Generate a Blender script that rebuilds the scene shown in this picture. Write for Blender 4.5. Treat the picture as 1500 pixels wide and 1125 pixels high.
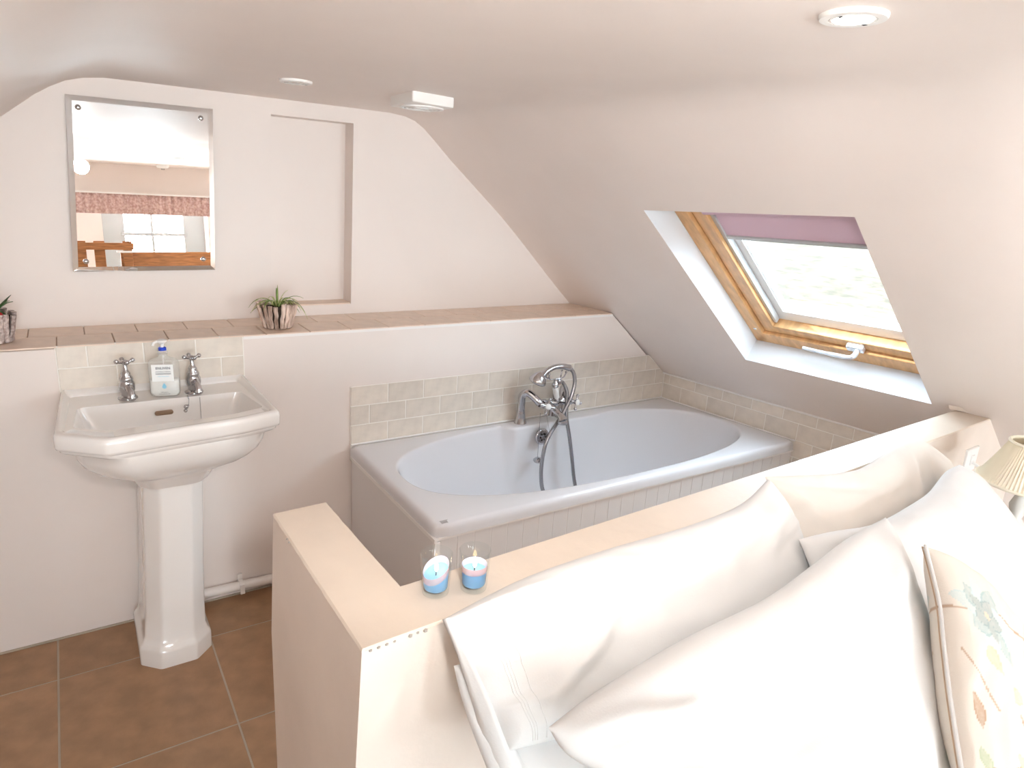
import bpy, bmesh, math, random
from mathutils import Vector, Matrix, noise
random.seed(7)
for o in list(bpy.data.objects): bpy.data.objects.remove(o)
SC = bpy.context.scene
COL = SC.collection
PI = math.pi

# ------------------------------------------------------------------ camera
cd = bpy.data.cameras.new('camera'); cam = bpy.data.objects.new('camera', cd); COL.objects.link(cam)
YAW, PIT, ROL = .5928, -.2804, .0639
F = Vector((math.sin(YAW)*math.cos(PIT), math.cos(YAW)*math.cos(PIT), math.sin(PIT)))
R = Vector((math.cos(YAW), -math.sin(YAW), 0)); U = R.cross(F)
R2 = R*math.cos(ROL)+U*math.sin(ROL); U2 = U*math.cos(ROL)-R*math.sin(ROL)
M = Matrix((R2, U2, -F)).transposed().to_4x4(); M.translation = Vector((-.8506, -2.3476, 1.5028))
cam.matrix_world = M
cd.sensor_width = 36; cd.lens = 36*990.44/1500; cd.clip_start = .02
SC.camera = cam
# ------------------------------------------------------------------ world, sun, exposure
W = bpy.data.worlds.new('sky'); SC.world = W; W.use_nodes = True
W.node_tree.nodes['Background'].inputs[0].default_value = (.70, .85, 1.0, 1)
W.node_tree.nodes['Background'].inputs[1].default_value = 9.5
def light(name, kind, loc, energy, color=(1,1,1), size=.1, rot=None, target=None, **kw):
    l = bpy.data.lights.new(name, kind); l.energy = energy; l.color = color
    if kind == 'AREA':
        l.size = size
        if 'size_y' in kw: l.shape = 'RECTANGLE'; l.size_y = kw.pop('size_y')
    elif kind == 'SUN': l.angle = size
    else: l.shadow_soft_size = size
    for k, v in kw.items(): setattr(l, k, v)
    o = bpy.data.objects.new(name, l); COL.objects.link(o); o.location = loc
    if target is not None: o.rotation_euler = (Vector(target)-Vector(loc)).to_track_quat('-Z', 'Y').to_euler()
    elif rot: o.rotation_euler = rot
    return o
light('sun', 'SUN', (-8, 3, 12), 6, (1, .95, .86), math.radians(.6), target=(4, -1, 0))
# the photographer's flash: a bare head just above the camera and its bounce off the ceiling
light('flash_head', 'SPOT', (-.70, -2.36, 1.60), 24, (1, .95, .91), .045, target=(.50, 0, 1.10), spot_size=math.radians(80), spot_blend=.5)
light('flash_bounce', 'SPOT', (-.45, -2.60, 1.15), 52, (1, .96, .93), .05, target=(.75, -2.75, 1.55), spot_size=math.radians(100), spot_blend=.9)
# daylight through the rear window, plus fill through two added side windows
for _x, _e in ((-.02, 38), (-1.18, 46), (1.20, 66)):
    light('rear_daylight_fill', 'AREA', (_x, -5.36, .95), _e, (.90, .95, 1.0), .80, target=(_x, 0, 1.0), size_y=1.1)
SC.view_settings.view_transform = 'Standard'; SC.view_settings.look = 'None'
SC.view_settings.gamma = 1; SC.view_settings.use_curve_mapping = False
SC.view_settings.exposure = .95
SC.cycles.use_denoising = True
SC.cycles.max_bounces = 10; SC.cycles.diffuse_bounces = 6; SC.cycles.glossy_bounces = 6; SC.cycles.transmission_bounces = 8
SC.cycles.sample_clamp_indirect = 6
SC.cycles.caustics_reflective = False; SC.cycles.caustics_refractive = False

# ------------------------------------------------------------------ materials
def mat(name, col, rough=.5, metal=0, spec=.5, noise_amt=0, noise_scale=8, bump=0, bump_scale=60, trans=0, ior=1.45, emit=None, estr=0, coat=0, rnd=0, sheen=0, stretch=None, col2=None, sss=0):
    m = bpy.data.materials.new(name); m.use_nodes = True
    nt = m.node_tree; b = nt.nodes['Principled BSDF']; L = nt.links
    b.inputs['Base Color'].default_value = (*col, 1); b.inputs['Roughness'].default_value = rough
    b.inputs['Metallic'].default_value = metal; b.inputs['Specular IOR Level'].default_value = spec
    b.inputs['Transmission Weight'].default_value = trans; b.inputs['IOR'].default_value = ior
    b.inputs['Coat Weight'].default_value = coat; b.inputs['Sheen Weight'].default_value = sheen
    if sss: b.inputs['Subsurface Weight'].default_value = sss; b.inputs['Subsurface Scale'].default_value = .01
    if emit: b.inputs['Emission Color'].default_value = (*emit, 1); b.inputs['Emission Strength'].default_value = estr
    tc = nt.nodes.new('ShaderNodeTexCoord'); mp = nt.nodes.new('ShaderNodeMapping')
    L.new(tc.outputs['Object'], mp.inputs[0])
    if stretch: mp.inputs['Scale'].default_value = stretch
    src = None
    if noise_amt:
        n = nt.nodes.new('ShaderNodeTexNoise'); n.inputs['Scale'].default_value = noise_scale; n.inputs['Detail'].default_value = 6
        L.new(mp.outputs[0], n.inputs['Vector'])
        cr = nt.nodes.new('ShaderNodeValToRGB'); L.new(n.outputs['Fac'], cr.inputs[0])
        c2 = col2 or tuple(max(0, c*(1-noise_amt)) for c in col)
        cr.color_ramp.elements[0].position = .35; cr.color_ramp.elements[0].color = (*c2, 1)
        cr.color_ramp.elements[1].position = .65; cr.color_ramp.elements[1].color = (*col, 1)
        src = cr.outputs[0]
    if rnd:
        oi = nt.nodes.new('ShaderNodeObjectInfo'); hv = nt.nodes.new('ShaderNodeHueSaturation')
        mr = nt.nodes.new('ShaderNodeMapRange'); L.new(oi.outputs['Random'], mr.inputs[0])
        mr.inputs[3].default_value = 1-rnd; mr.inputs[4].default_value = 1+rnd
        L.new(mr.outputs[0], hv.inputs['Value'])
        if src: L.new(src, hv.inputs['Color'])
        else: hv.inputs['Color'].default_value = (*col, 1)
        src = hv.outputs[0]
    if src: L.new(src, b.inputs['Base Color'])
    if bump:
        n2 = nt.nodes.new('ShaderNodeTexNoise'); n2.inputs['Scale'].default_value = bump_scale; n2.inputs['Detail'].default_value = 5
        L.new(mp.outputs[0], n2.inputs['Vector'])
        bp = nt.nodes.new('ShaderNodeBump'); bp.inputs['Strength'].default_value = bump; bp.inputs['Distance'].default_value = .004
        L.new(n2.outputs['Fac'], bp.inputs['Height']); L.new(bp.outputs[0], b.inputs['Normal'])
    return m
WALLC = (.80, .725, .68)
m_wall = mat('plaster', WALLC, .55, noise_amt=.03, noise_scale=3, bump=.25, bump_scale=9)
m_ceil = mat('plaster_ceiling', (.84, .76, .715), .5, noise_amt=.04, noise_scale=2.5, bump=.35, bump_scale=6)
m_half = mat('painted_partition', (.80, .70, .62), .6, noise_amt=.06, noise_scale=5, bump=.4, bump_scale=25)
m_top = mat('painted_partition_top', (.76, .66, .56), .5, noise_amt=.06, noise_scale=9, bump=.35, bump_scale=30)
m_crack = mat('crack_filler', (.42, .38, .34), .9)
m_reveal = mat('white_reveal', (.66, .67, .69), .55, bump=.1, bump_scale=15)
m_ftile = mat('floor_tile', (.42, .245, .135), .33, noise_amt=.22, noise_scale=14, bump=.12, bump_scale=120, rnd=.05)
m_fgrout = mat('floor_grout', (.46, .39, .31), .9)
m_tile = mat('wall_tile', (.755, .685, .605), .28, noise_amt=.10, noise_scale=22, bump=.15, bump_scale=50, rnd=.05)
m_grout = mat('tile_grout', (.88, .85, .80), .85)
m_ltile = mat('ledge_tile', (.84, .68, .56), .35, noise_amt=.10, noise_scale=22, bump=.15, bump_scale=60, rnd=.04)
m_lgrout = mat('ledge_grout', (.56, .44, .36), .85)
m_china = mat('china', (.85, .83, .81), .08, spec=.6, coat=.4)
m_acryl = mat('bath_acrylic', (.72, .71, .73), .09, spec=.5)
m_panel = mat('bath_panel', (.74, .71, .70), .4)
m_seal = mat('white_sealant', (.85, .82, .80), .4)
m_chrome = mat('chrome', (.56, .56, .58), .07, metal=1)
m_hose = mat('hose_metal', (.38, .38, .40), .26, metal=1)
m_steel = mat('satin_handle', (.80, .84, .90), .25, metal=.6)
m_dark = mat('dark_hole', (.02, .02, .02), .7)
m_bronze = mat('overflow_brown', (.30, .20, .13), .4)
m_mirror = mat('mirror_silver', (.90, .90, .90), .0, metal=1)
m_medge = mat('mirror_edge', (.45, .50, .47), .2, metal=.5)
m_pine = mat('pine', (.73, .42, .19), .35, noise_amt=.25, noise_scale=5, stretch=(3, 9, 3), coat=.3)
m_pine2 = mat('pine_rail', (.56, .235, .085), .35, noise_amt=.4, noise_scale=7, stretch=(1.5, 12, 12))
m_alu = mat('grey_aluminium', (.55, .56, .56), .4, metal=.4)
m_bar = mat('sash_paint', (.36, .37, .36), .4)
m_wwhite = mat('window_white', (.86, .86, .86), .4)
m_blind = mat('lilac_blind', (.70, .51, .60), .8)
m_white = mat('white_plastic', (.86, .85, .83), .35)
m_pipe = mat('white_pipe', (.80, .76, .73), .4)
m_glassw = mat('window_glass', (1, 1, 1), 0, trans=1, ior=1.01)
m_glass = mat('clear_glass', (.96, .98, .98), 0, trans=1, ior=1.45)
m_wax = mat('blue_wax', (.26, .52, .86), .35, sss=.3)
m_wax2 = mat('melted_wax', (.50, .48, .66), .15, sss=.3)
m_wick = mat('wick', (.05, .04, .03), .9)
m_flame = mat('flame', (1, .8, .5), .5, emit=(1, .72, .36), estr=14)
m_linen = mat('white_cotton', (.695, .695, .69), .85, bump=.10, bump_scale=350, sheen=.1)
m_cream = mat('cream_cotton', (.71, .67, .62), .85, bump=.10, bump_scale=350, sheen=.1)
m_shade = mat('pleated_shade', (.86, .80, .66), .8)
m_brass = mat('lamp_base_white', (.75, .74, .70), .3)
m_wood = mat('dark_wood', (.16, .06, .04), .4, noise_amt=.3, stretch=(2, 2, 12))
m_stick = mat('driftwood', (.82, .65, .56), .8, noise_amt=.5, noise_scale=45, bump=.9, bump_scale=90, stretch=(1, 1, .25), rnd=.16, col2=(.30, .20, .155))
m_stick2 = mat('glitter_driftwood', (.62, .53, .50), .5, noise_amt=.5, noise_scale=120, bump=.9, bump_scale=140, rnd=.16, col2=(.30, .22, .20))
m_leaf = mat('leaf_green', (.22, .33, .07), .4, noise_amt=.35, noise_scale=30)
m_leaf2 = mat('leaf_variegated', (.55, .60, .25), .4)
m_leafd = mat('succulent_green', (.05, .13, .04), .35, noise_amt=.4, noise_scale=20)
m_soil = mat('soil', (.05, .035, .025), .95, bump=1, bump_scale=90)
m_bottle = mat('bottle_plastic', (.95, .97, .97), .08, trans=.75, ior=1.2)
m_soap = mat('liquid_soap', (.86, .87, .86), .2)
m_label = mat('bottle_label', (.88, .90, .90), .3)
m_ink = mat('grey_ink', (.10, .11, .14), .5)
m_inkb = mat('blue_ink', (.30, .62, .80), .5)
m_blue = mat('blue_plastic', (.02, .07, .62), .3)
m_carpet = mat('carpet', (.45, .38, .30), .95, noise_amt=.2, noise_scale=40)
m_val = mat('floral_valance', (.66, .50, .46), .9, noise_amt=.4, noise_scale=45, col2=(.42, .26, .24))
m_lamp = mat('lamp_glow', (1, 1, 1), .3, emit=(1, .96, .90), estr=7)
m_lampoff = mat('lamp_lens', (.45, .43, .40), .2, spec=.6)
m_cord = mat('piping_brown', (.52, .38, .27), .8)

# field outside: pale grass
def field_mat():
    m = mat('dry_grass_field', (.13, .12, .10), .95)
    nt = m.node_tree; L = nt.links; b = nt.nodes['Principled BSDF']
    tc = nt.nodes.new('ShaderNodeTexCoord'); mp = nt.nodes.new('ShaderNodeMapping'); mp.inputs['Scale'].default_value = (1.6, .7, 1)
    L.new(tc.outputs['Object'], mp.inputs[0])
    n = nt.nodes.new('ShaderNodeTexNoise'); n.inputs['Scale'].default_value = 4.5; n.inputs['Detail'].default_value = 9; n.inputs['Roughness'].default_value = .68
    L.new(mp.outputs[0], n.inputs['Vector'])
    cr = nt.nodes.new('ShaderNodeValToRGB'); e = cr.color_ramp.elements
    e[0].position = .38; e[0].color = (.032, .025, .014, 1); e[1].position = .60; e[1].color = (.072, .054, .043, 1)
    k = e.new(.49); k.color = (.052, .038, .024, 1)
    L.new(n.outputs['Fac'], cr.inputs[0]); L.new(cr.outputs[0], b.inputs['Base Color'])
    return m
m_field = field_mat()
def thin_glass(name, tint, opac=.0, rough=.0, tcol=(1, 1, 1), ior=1.45):
    m = bpy.data.materials.new(name); m.use_nodes = True; nt = m.node_tree; L = nt.links
    nt.nodes.remove(nt.nodes['Principled BSDF'])
    out = nt.nodes['Material Output']; tr = nt.nodes.new('ShaderNodeBsdfTransparent'); tr.inputs[0].default_value = (*tint, 1)
    gl = nt.nodes.new('ShaderNodeBsdfGlossy'); gl.inputs['Roughness'].default_value = rough
    df = nt.nodes.new('ShaderNodeBsdfDiffuse'); df.inputs[0].default_value = (*tcol, 1)
    m1 = nt.nodes.new('ShaderNodeMixShader'); m1.inputs[0].default_value = opac; L.new(tr.outputs[0], m1.inputs[1]); L.new(df.outputs[0], m1.inputs[2])
    f0 = nt.nodes.new('ShaderNodeFresnel'); f0.inputs[0].default_value = ior
    ge = nt.nodes.new('ShaderNodeNewGeometry'); fr = nt.nodes.new('ShaderNodeMath'); fr.operation = 'MULTIPLY_ADD'
    iv = nt.nodes.new('ShaderNodeMath'); iv.operation = 'SUBTRACT'; iv.inputs[0].default_value = 1; L.new(ge.outputs['Backfacing'], iv.inputs[1])
    L.new(f0.outputs[0], fr.inputs[0]); L.new(iv.outputs[0], fr.inputs[1]); fr.inputs[2].default_value = 0
    m2 = nt.nodes.new('ShaderNodeMixShader'); L.new(fr.outputs[0], m2.inputs[0]); L.new(m1.outputs[0], m2.inputs[1]); L.new(gl.outputs[0], m2.inputs[2])
    L.new(m2.outputs[0], out.inputs[0]); return m
m_glassw = thin_glass('window_pane', (.97, .99, .98))
m_glass = thin_glass('cup_glass', (.965, .98, .98))
m_bottle = thin_glass('bottle_clear', (.96, .96, .95), .22, .05, (.92, .92, .90))

# ------------------------------------------------------------------ mesh helpers
LOC = {}
def root_of(o):
    return LOC.get(o.name, Vector((0, 0, 0)))
class MB:
    def __init__(s): s.v = []; s.f = []
    def add(s, vs, fs):
        n = len(s.v); s.v += [Vector(v) for v in vs]; s.f += [tuple(i+n for i in f) for f in fs]; return s
    def box(s, x0, x1, y0, y1, z0, z1, M=None):
        vs = [Vector((x, y, z)) for x in (x0, x1) for y in (y0, y1) for z in (z0, z1)]
        if M is not None: vs = [M @ v for v in vs]
        return s.add(vs, [(0,1,3,2),(4,6,7,5),(0,4,5,1),(2,3,7,6),(0,2,6,4),(1,5,7,3)])
    def rings(s, rings, closed=True, cap0=True, cap1=True):
        n = len(rings[0]); fs = []
        for i in range(len(rings)-1):
            for j in range(n if closed else n-1):
                k = (j+1) % n
                fs.append((i*n+j, i*n+k, (i+1)*n+k, (i+1)*n+j))
        if cap0: fs.append(tuple(range(n))[::-1])
        if cap1: fs.append(tuple((len(rings)-1)*n+j for j in range(n)))
        return s.add([v for r in rings for v in r], fs)
    def tube(s, pts, r, seg=10, cap=True):
        pts = [Vector(p) for p in pts]; rr = r if isinstance(r, (list, tuple)) else [r]*len(pts)
        rings = []; up = None
        for i, p in enumerate(pts):
            t = (pts[min(i+1, len(pts)-1)]-pts[max(i-1, 0)]).normalized()
            if up is None:
                up = Vector((0, 0, 1)) if abs(t.z) < .9 else Vector((1, 0, 0))
            a = t.cross(up)
            if a.length < 1e-4: a = t.cross(Vector((1, .3, 0)))
            a.normalize(); b = a.cross(t).normalized(); up = b
            rings.append([p+(a*math.cos(2*PI*k/seg)+b*math.sin(2*PI*k/seg))*rr[i] for k in range(seg)])
        return s.rings(rings, True, cap, cap)
    def lathe(s, c, prof, seg=24, axis=(0, 0, 1), cap=True):
        c = Vector(c); q = Vector((0, 0, 1)).rotation_difference(Vector(axis).normalized())
        rings = [[c+q @ Vector((r*math.cos(2*PI*k/seg), r*math.sin(2*PI*k/seg), z)) for k in range(seg)] for r, z in prof]
        return s.rings(rings, True, cap, cap)
    def prism(s, poly, axis, a, b):
        """poly: 2D points; axis 'x','y','z' = extrusion axis."""
        def P(p, t): return {'x': (t, p[0], p[1]), 'y': (p[0], t, p[1]), 'z': (p[0], p[1], t)}[axis]
        n = len(poly)
        return s.add([P(p, a) for p in poly]+[P(p, b) for p in poly], [tuple(range(n))[::-1], tuple(range(n, 2*n))]+[(i, (i+1) % n, n+(i+1) % n, n+i) for i in range(n)])
    def ball(s, c, r, seg=12, sc=(1, 1, 1)):
        c = Vector(c); n = seg//2
        rings = []
        for i in range(n+1):
            a = PI*i/n; rr = max(math.sin(a), .02)
            rings.append([c+Vector((r*sc[0]*rr*math.cos(2*PI*k/seg), r*sc[1]*rr*math.sin(2*PI*k/seg), -r*sc[2]*math.cos(a))) for k in range(seg)])
        return s.rings(rings)
    def build(s, name, m, parent=None, label=None, smooth=False, bevel=0, segs=2, kind=None, angle=35):
        off = root_of(parent) if parent else Vector((0, 0, 0))
        me = bpy.data.meshes.new(name); me.from_pydata([v-off for v in s.v], [], s.f); me.update()
        bm = bmesh.new(); bm.from_mesh(me); bmesh.ops.recalc_face_normals(bm, faces=bm.faces); bm.to_mesh(me); bm.free()
        if m: me.materials.append(m)
        o = bpy.data.objects.new(name, me); COL.objects.link(o)
        if parent: o.parent = parent; LOC[o.name] = off.copy()
        if bevel:
            md = o.modifiers.new('bevel', 'BEVEL'); md.width = bevel; md.segments = segs; md.limit_method = 'ANGLE'; md.angle_limit = math.radians(40)
        if smooth: smooth_obj(o, angle)
        if label: o['label'] = label
        if kind: o['kind'] = kind
        return o
def smooth_obj(o, angle=35):
    me = o.data
    for p in me.polygons: p.use_smooth = True
    try: me.set_sharp_from_angle(angle=math.radians(angle))
    except Exception: pass
def thing(name, label, cat, loc, group=None):
    o = bpy.data.objects.new(name, None); COL.objects.link(o); o.location = loc; LOC[o.name] = Vector(loc)
    o['label'] = label; o['category'] = cat; o.empty_display_size = .05
    if group: o['group'] = group
    return o
def structure(o): o['kind'] = 'structure'; return o
def roundpoly(cs, r, k=5):
    """2D corner rounding; always len(cs)*k points."""
    out = []; n = len(cs)
    for i in range(n):
        p = Vector(cs[i]); a = Vector(cs[i-1]); b = Vector(cs[(i+1) % n])
        da = (a-p); db = (b-p); ra = min(r, da.length*.45); rb = min(r, db.length*.45)
        s0 = p+da.normalized()*ra; s1 = p+db.normalized()*rb
        for j in range(k):
            t = j/(k-1); out.append((1-t)**2*s0+2*t*(1-t)*p+t*t*s1)
    return out
def catmull(pts, n=8):
    P = [Vector(p) for p in pts]; out = []
    for i in range(len(P)-1):
        a = P[max(i-1, 0)]; b = P[i]; c = P[i+1]; d = P[min(i+2, len(P)-1)]
        for j in range(n):
            t = j/n
            out.append(.5*((2*b)+(-a+c)*t+(2*a-5*b+4*c-d)*t*t+(-a+3*b-3*c+d)*t**3))
    out.append(P[-1]); return out
def clip(poly, nx, ny, d):
    """keep nx*x+ny*y<=d"""
    out = []
    for i in range(len(poly)):
        p = poly[i]; q = poly[(i+1) % len(poly)]; a = nx*p[0]+ny*p[1]-d; b = nx*q[0]+ny*q[1]-d
        if a <= 0: out.append(p)
        if a*b < 0:
            t = a/(a-b); out.append((p[0]+(q[0]-p[0])*t, p[1]+(q[1]-p[1])*t))
    return out
def area(p): return abs(sum(p[i][0]*p[(i+1) % len(p)][1]-p[(i+1) % len(p)][0]*p[i][1] for i in range(len(p))))/2
_shared = {}
def tile_piece(poly, frame, thick, m, parent, name='tile', ch=.0012):
    """poly in the local (a,b) plane of frame=(origin, A, B, N); a chamfered slab, sharing mesh data between equal tiles."""
    if len(poly) < 3 or area(poly) < 6e-5: return
    O, A, B, N = frame
    ch = min(ch, thick*.5); cx = min(p[0] for p in poly); cy = min(p[1] for p in poly)
    loc = [(p[0]-cx, p[1]-cy) for p in poly]
    key = (tuple((round(a, 4), round(b, 4)) for a, b in loc), round(thick, 4), m.name, tuple(round(c, 3) for c in (*A, *B)))
    if key not in _shared:
        c = Vector((sum(a for a, b in loc)/len(loc), sum(b for a, b in loc)/len(loc)))
        ins = []
        for a, b in loc:
            d = Vector((a, b))-c; L = d.length; ins.append(tuple(c+d*max(0, (L-ch*1.4)/L)))
        n = len(loc)
        vs = [A*a+B*b for a, b in loc]+[A*a+B*b+N*(thick-ch) for a, b in loc]+[A*a+B*b+N*thick for a, b in ins]
        fs = [tuple(range(n))[::-1]]+[(i, (i+1) % n, n+(i+1) % n, n+i) for i in range(n)]+[(n+i, n+(i+1) % n, 2*n+(i+1) % n, 2*n+i) for i in range(n)]+[tuple(range(2*n, 3*n))]
        me = bpy.data.meshes.new(name); me.from_pydata(vs, [], fs); me.update()
        bm = bmesh.new(); bm.from_mesh(me); bmesh.ops.recalc_face_normals(bm, faces=bm.faces); bm.to_mesh(me); bm.free()
        me.materials.append(m); _shared[key] = me
    o = bpy.data.objects.new(name, _shared[key]); COL.objects.link(o); o.parent = parent
    o.location = O+A*cx+B*cy-root_of(parent)
    return o

# ------------------------------------------------------------------ the shell
BL_, A1, ZB, ZS, SL = 1.6609, .1375, .5222, .1263, .8332
D = .2807
def slope_x(y, z):
    x = BL_-A1*y-(z-ZB-ZS)/SL
    if y > -.6:
        w = (y+.6)/.88
        q = max(0, min(1, (z-.93)/.5)); x += w*(.003+.059*q*q*(3-2*q))
    return x
ZC = 1.758
REAR = -5.0
def build_ceiling():
    mb = MB()
    win = [Vector((.7741, -.6488, 1.4617)), Vector((.8384, -1.3422, 1.4876)), Vector((1.5464, -1.3196, .8951)), Vector((1.4608, -.6232, .8867))]  # TL TR BR BL
    ztop, zlo = 1.60, .645
    ys = [.30, .28, .06, -.16, -.38, -.6]
    zs = [zlo+(ztop-zlo)*i/14 for i in range(15)]
    # lower slope, far part with the bow of the old plaster
    mb.rings([[Vector((slope_x(y, z), y, z)) for z in zs] for y in ys], False, False, False)
    P = lambda y, z: Vector((slope_x(y, z), y, z))
    a, b, c, d = P(-.6, zlo), P(REAR, zlo), P(REAR, ztop), P(-.6, ztop)
    TL, TR, BR, BL = win
    mb.add([a, b, c, d, TL, TR, BR, BL], [(3, 2, 5, 4), (2, 1, 6, 5), (1, 0, 7, 6), (0, 3, 4, 7)])
    # fold, flat ceiling, left fold, left slope
    prof_y = [.30, .28, .06, -.16, -.38, -.6, -1.0, -1.5, -2.0, -2.5, -3.2, -4, REAR]
    rings = []
    for y in prof_y:
        x0 = slope_x(y, ztop); row = []
        for z, dx in ((1.60, 0), (1.64, -.045), (1.68, -.088), (1.714, -.128), (1.738, -.168), (1.751, -.212), (1.757, -.275)):
            row.append(Vector((x0+dx, y, z)))
        xr = row[-1].x; xl = -.60
        for i in range(1, 6): row.append(Vector((xr+(xl-xr)*i/6, y, ZC)))
        row += [Vector(p) for p in ((xl, y, ZC), (-.69, y, 1.757), (-.745, y, 1.750), (-.792, y, 1.736), (-.835, y, 1.713), (-.8745, y, 1.687), (-.966, y, 1.613), (-1.25, y, 1.372), (-1.9, y, .82))]
        if y < -.5:
            for v in row[4:]: v.z += .004*noise.noise(Vector((v.x*1.3, v.y*1.3, 0)))
        rings.append(row)
    mb.rings(rings, False, False, False)
    o = mb.build('ceiling', m_ceil, smooth=True, angle=40)
    structure(o); return win
WIN = build_ceiling()
# floor with tiles
fl = MB().box(-1.95, 2.6, REAR-.1, .30, -.08, -.0015).build('floor', m_fgrout); structure(fl)
def floor_tiles():
    px, py, g = .4245, .435, .0055
    fr = (Vector((0, 0, -.0015)), Vector((1, 0, 0)), Vector((0, 1, 0)), Vector((0, 0, 1)))
    for i in range(-3, 8):
        for j in range(-1, 5):
            x0 = -.992+px*i; y1 = -.216-py*j
            if j == -1: y1 = -.216+py
            p = [(x0+g/2, y1-py+g/2), (x0+px-g/2, y1-py+g/2), (x0+px-g/2, y1-g/2), (x0+g/2, y1-g/2)]
            p = clip(p, 0, 1, -.008); p = clip(p, -1, 0, 1.9); p = clip(p, 1, 0, 1.9)
            tile_piece(p, fr, .0015, m_ftile, fl)
floor_tiles()
structure(MB().box(-.36, 2.3, REAR, -1.62, -.005, .008).build('floor_2', m_carpet))
# lower wall with its top at the ledge
mb = MB(); mb.prism([(-1.95, 0), (1.70, 0), (1.70, .60), (1.2725, .968), (-1.95, .968)], 'y', 0, .42)
structure(mb.build('wall_back_lower', m_wall))
# upper wall with recess
def upper_wall():
    mb = MB()
    rx0t, rx1t, rx0b, rx1b, z0, z1 = -.1822, .122, -.2071, .108, 1.015, 1.704
    y = D
    o = [Vector((-1.5, y, .95)), Vector((1.30, y, .95)), Vector((.9, y, 1.30)), Vector((.35, y, 1.80)), Vector((-.75, y, 1.80)), Vector((-1.5, y, 1.25))]
    h = [Vector((rx0b, y, z0)), Vector((rx1b, y, z0)), Vector((rx1t, y, z1)), Vector((rx0t, y, z1))]
    mb.add(o+h, [(0, 1, 7, 6), (1, 2, 7), (2, 3, 8, 7), (3, 4, 9, 8), (4, 5, 9), (5, 0, 6, 9)])
    dp = .088
    hb = [v+Vector((0, dp, 0)) for v in h]
    mb.add(h+hb, [(0, 1, 5, 4), (1, 2, 6, 5), (2, 3, 7, 6), (3, 0, 4, 7), (4, 5, 6, 7)])
    w = mb.build('wall_back', m_wall); structure(w)
    s = MB().box(rx0b+.002, rx1b-.002, y+.001, y+dp, z0, z0+.005).build('recess_sill', m_ltile, w)
upper_wall()
# outside of frame: left knee wall, rear wall, right knee wall
structure(MB().box(-1.97, -1.90, REAR, .3, 0, .90).build('wall_left', m_wall))
# right knee wall following the skew of the roof
def knee():
    mb = MB(); t = .06
    f = lambda y: BL_-A1*y
    mb.add([(f(.3), .3, 0), (f(REAR), REAR, 0), (f(REAR), REAR, .652), (f(.3), .3, .652), (f(.3)+t, .3, 0), (f(REAR)+t, REAR, 0), (f(REAR)+t, REAR, .652), (f(.3)+t, .3, .652)],
           [(0, 1, 2, 3), (4, 7, 6, 5), (0, 4, 5, 1), (3, 2, 6, 7), (0, 3, 7, 4), (1, 5, 6, 2)])
    return structure(mb.build('wall_right', m_wall))
wall_right = knee()
# rear wall with sash window opening and side windows added for light
def rear_wall():
    z0, z1 = .42, 1.48
    ops = [(-1.55, -.82), (-.50, .46), (.88, 1.52)]  # outer two openings are added to spread the light evenly
    mb = MB(); xs = [-1.95]+[v for o in ops for v in o]+[2.5]
    for i in range(0, len(xs), 2): mb.box(xs[i], xs[i+1], REAR-.32, REAR, 0, 1.85)
    for a, b in ops: mb.box(a, b, REAR-.32, REAR, 0, z0); mb.box(a, b, REAR-.32, REAR, z1, 1.85)
    w = structure(mb.build('wall_rear', m_wall))
    for n, (a, b) in enumerate(((-1.45, -.92), (-.33, .29), (.95, 1.45))):
        c = (a+b)/2; A_, B_ = ops[n]
        fr = bpy.data.objects.new('window_%d' % (n+2), None); COL.objects.link(fr); fr['kind'] = 'structure'; fr.location = (c, REAR-.25, z0); LOC[fr.name] = Vector(fr.location)
        y0, y1 = REAR-.28, REAR-.24
        f = MB()
        f.box(A_, a+.035, y0, y1, z0, z1); f.box(b-.035, B_, y0, y1, z0, z1); f.box(a, b, y0, y1, z0, z0+.05); f.box(a, b, y0, y1, z1-.05, z1)
        f.build('window_frame', m_bar, fr, bevel=.004)
        MB().box(a, b, y0+.005, y1+.005, 1.068, 1.100).build('meeting_rail', m_bar, fr, bevel=.003)
        MB().box(c-.035, c-.009, y0+.006, y1-.004, z0, z1).build('glazing_bar', m_bar, fr, bevel=.003)
        MB().box(a, b, y0+.015, y0+.019, z0, z1).build('pane', m_glassw, fr)
rear_wall()

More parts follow.
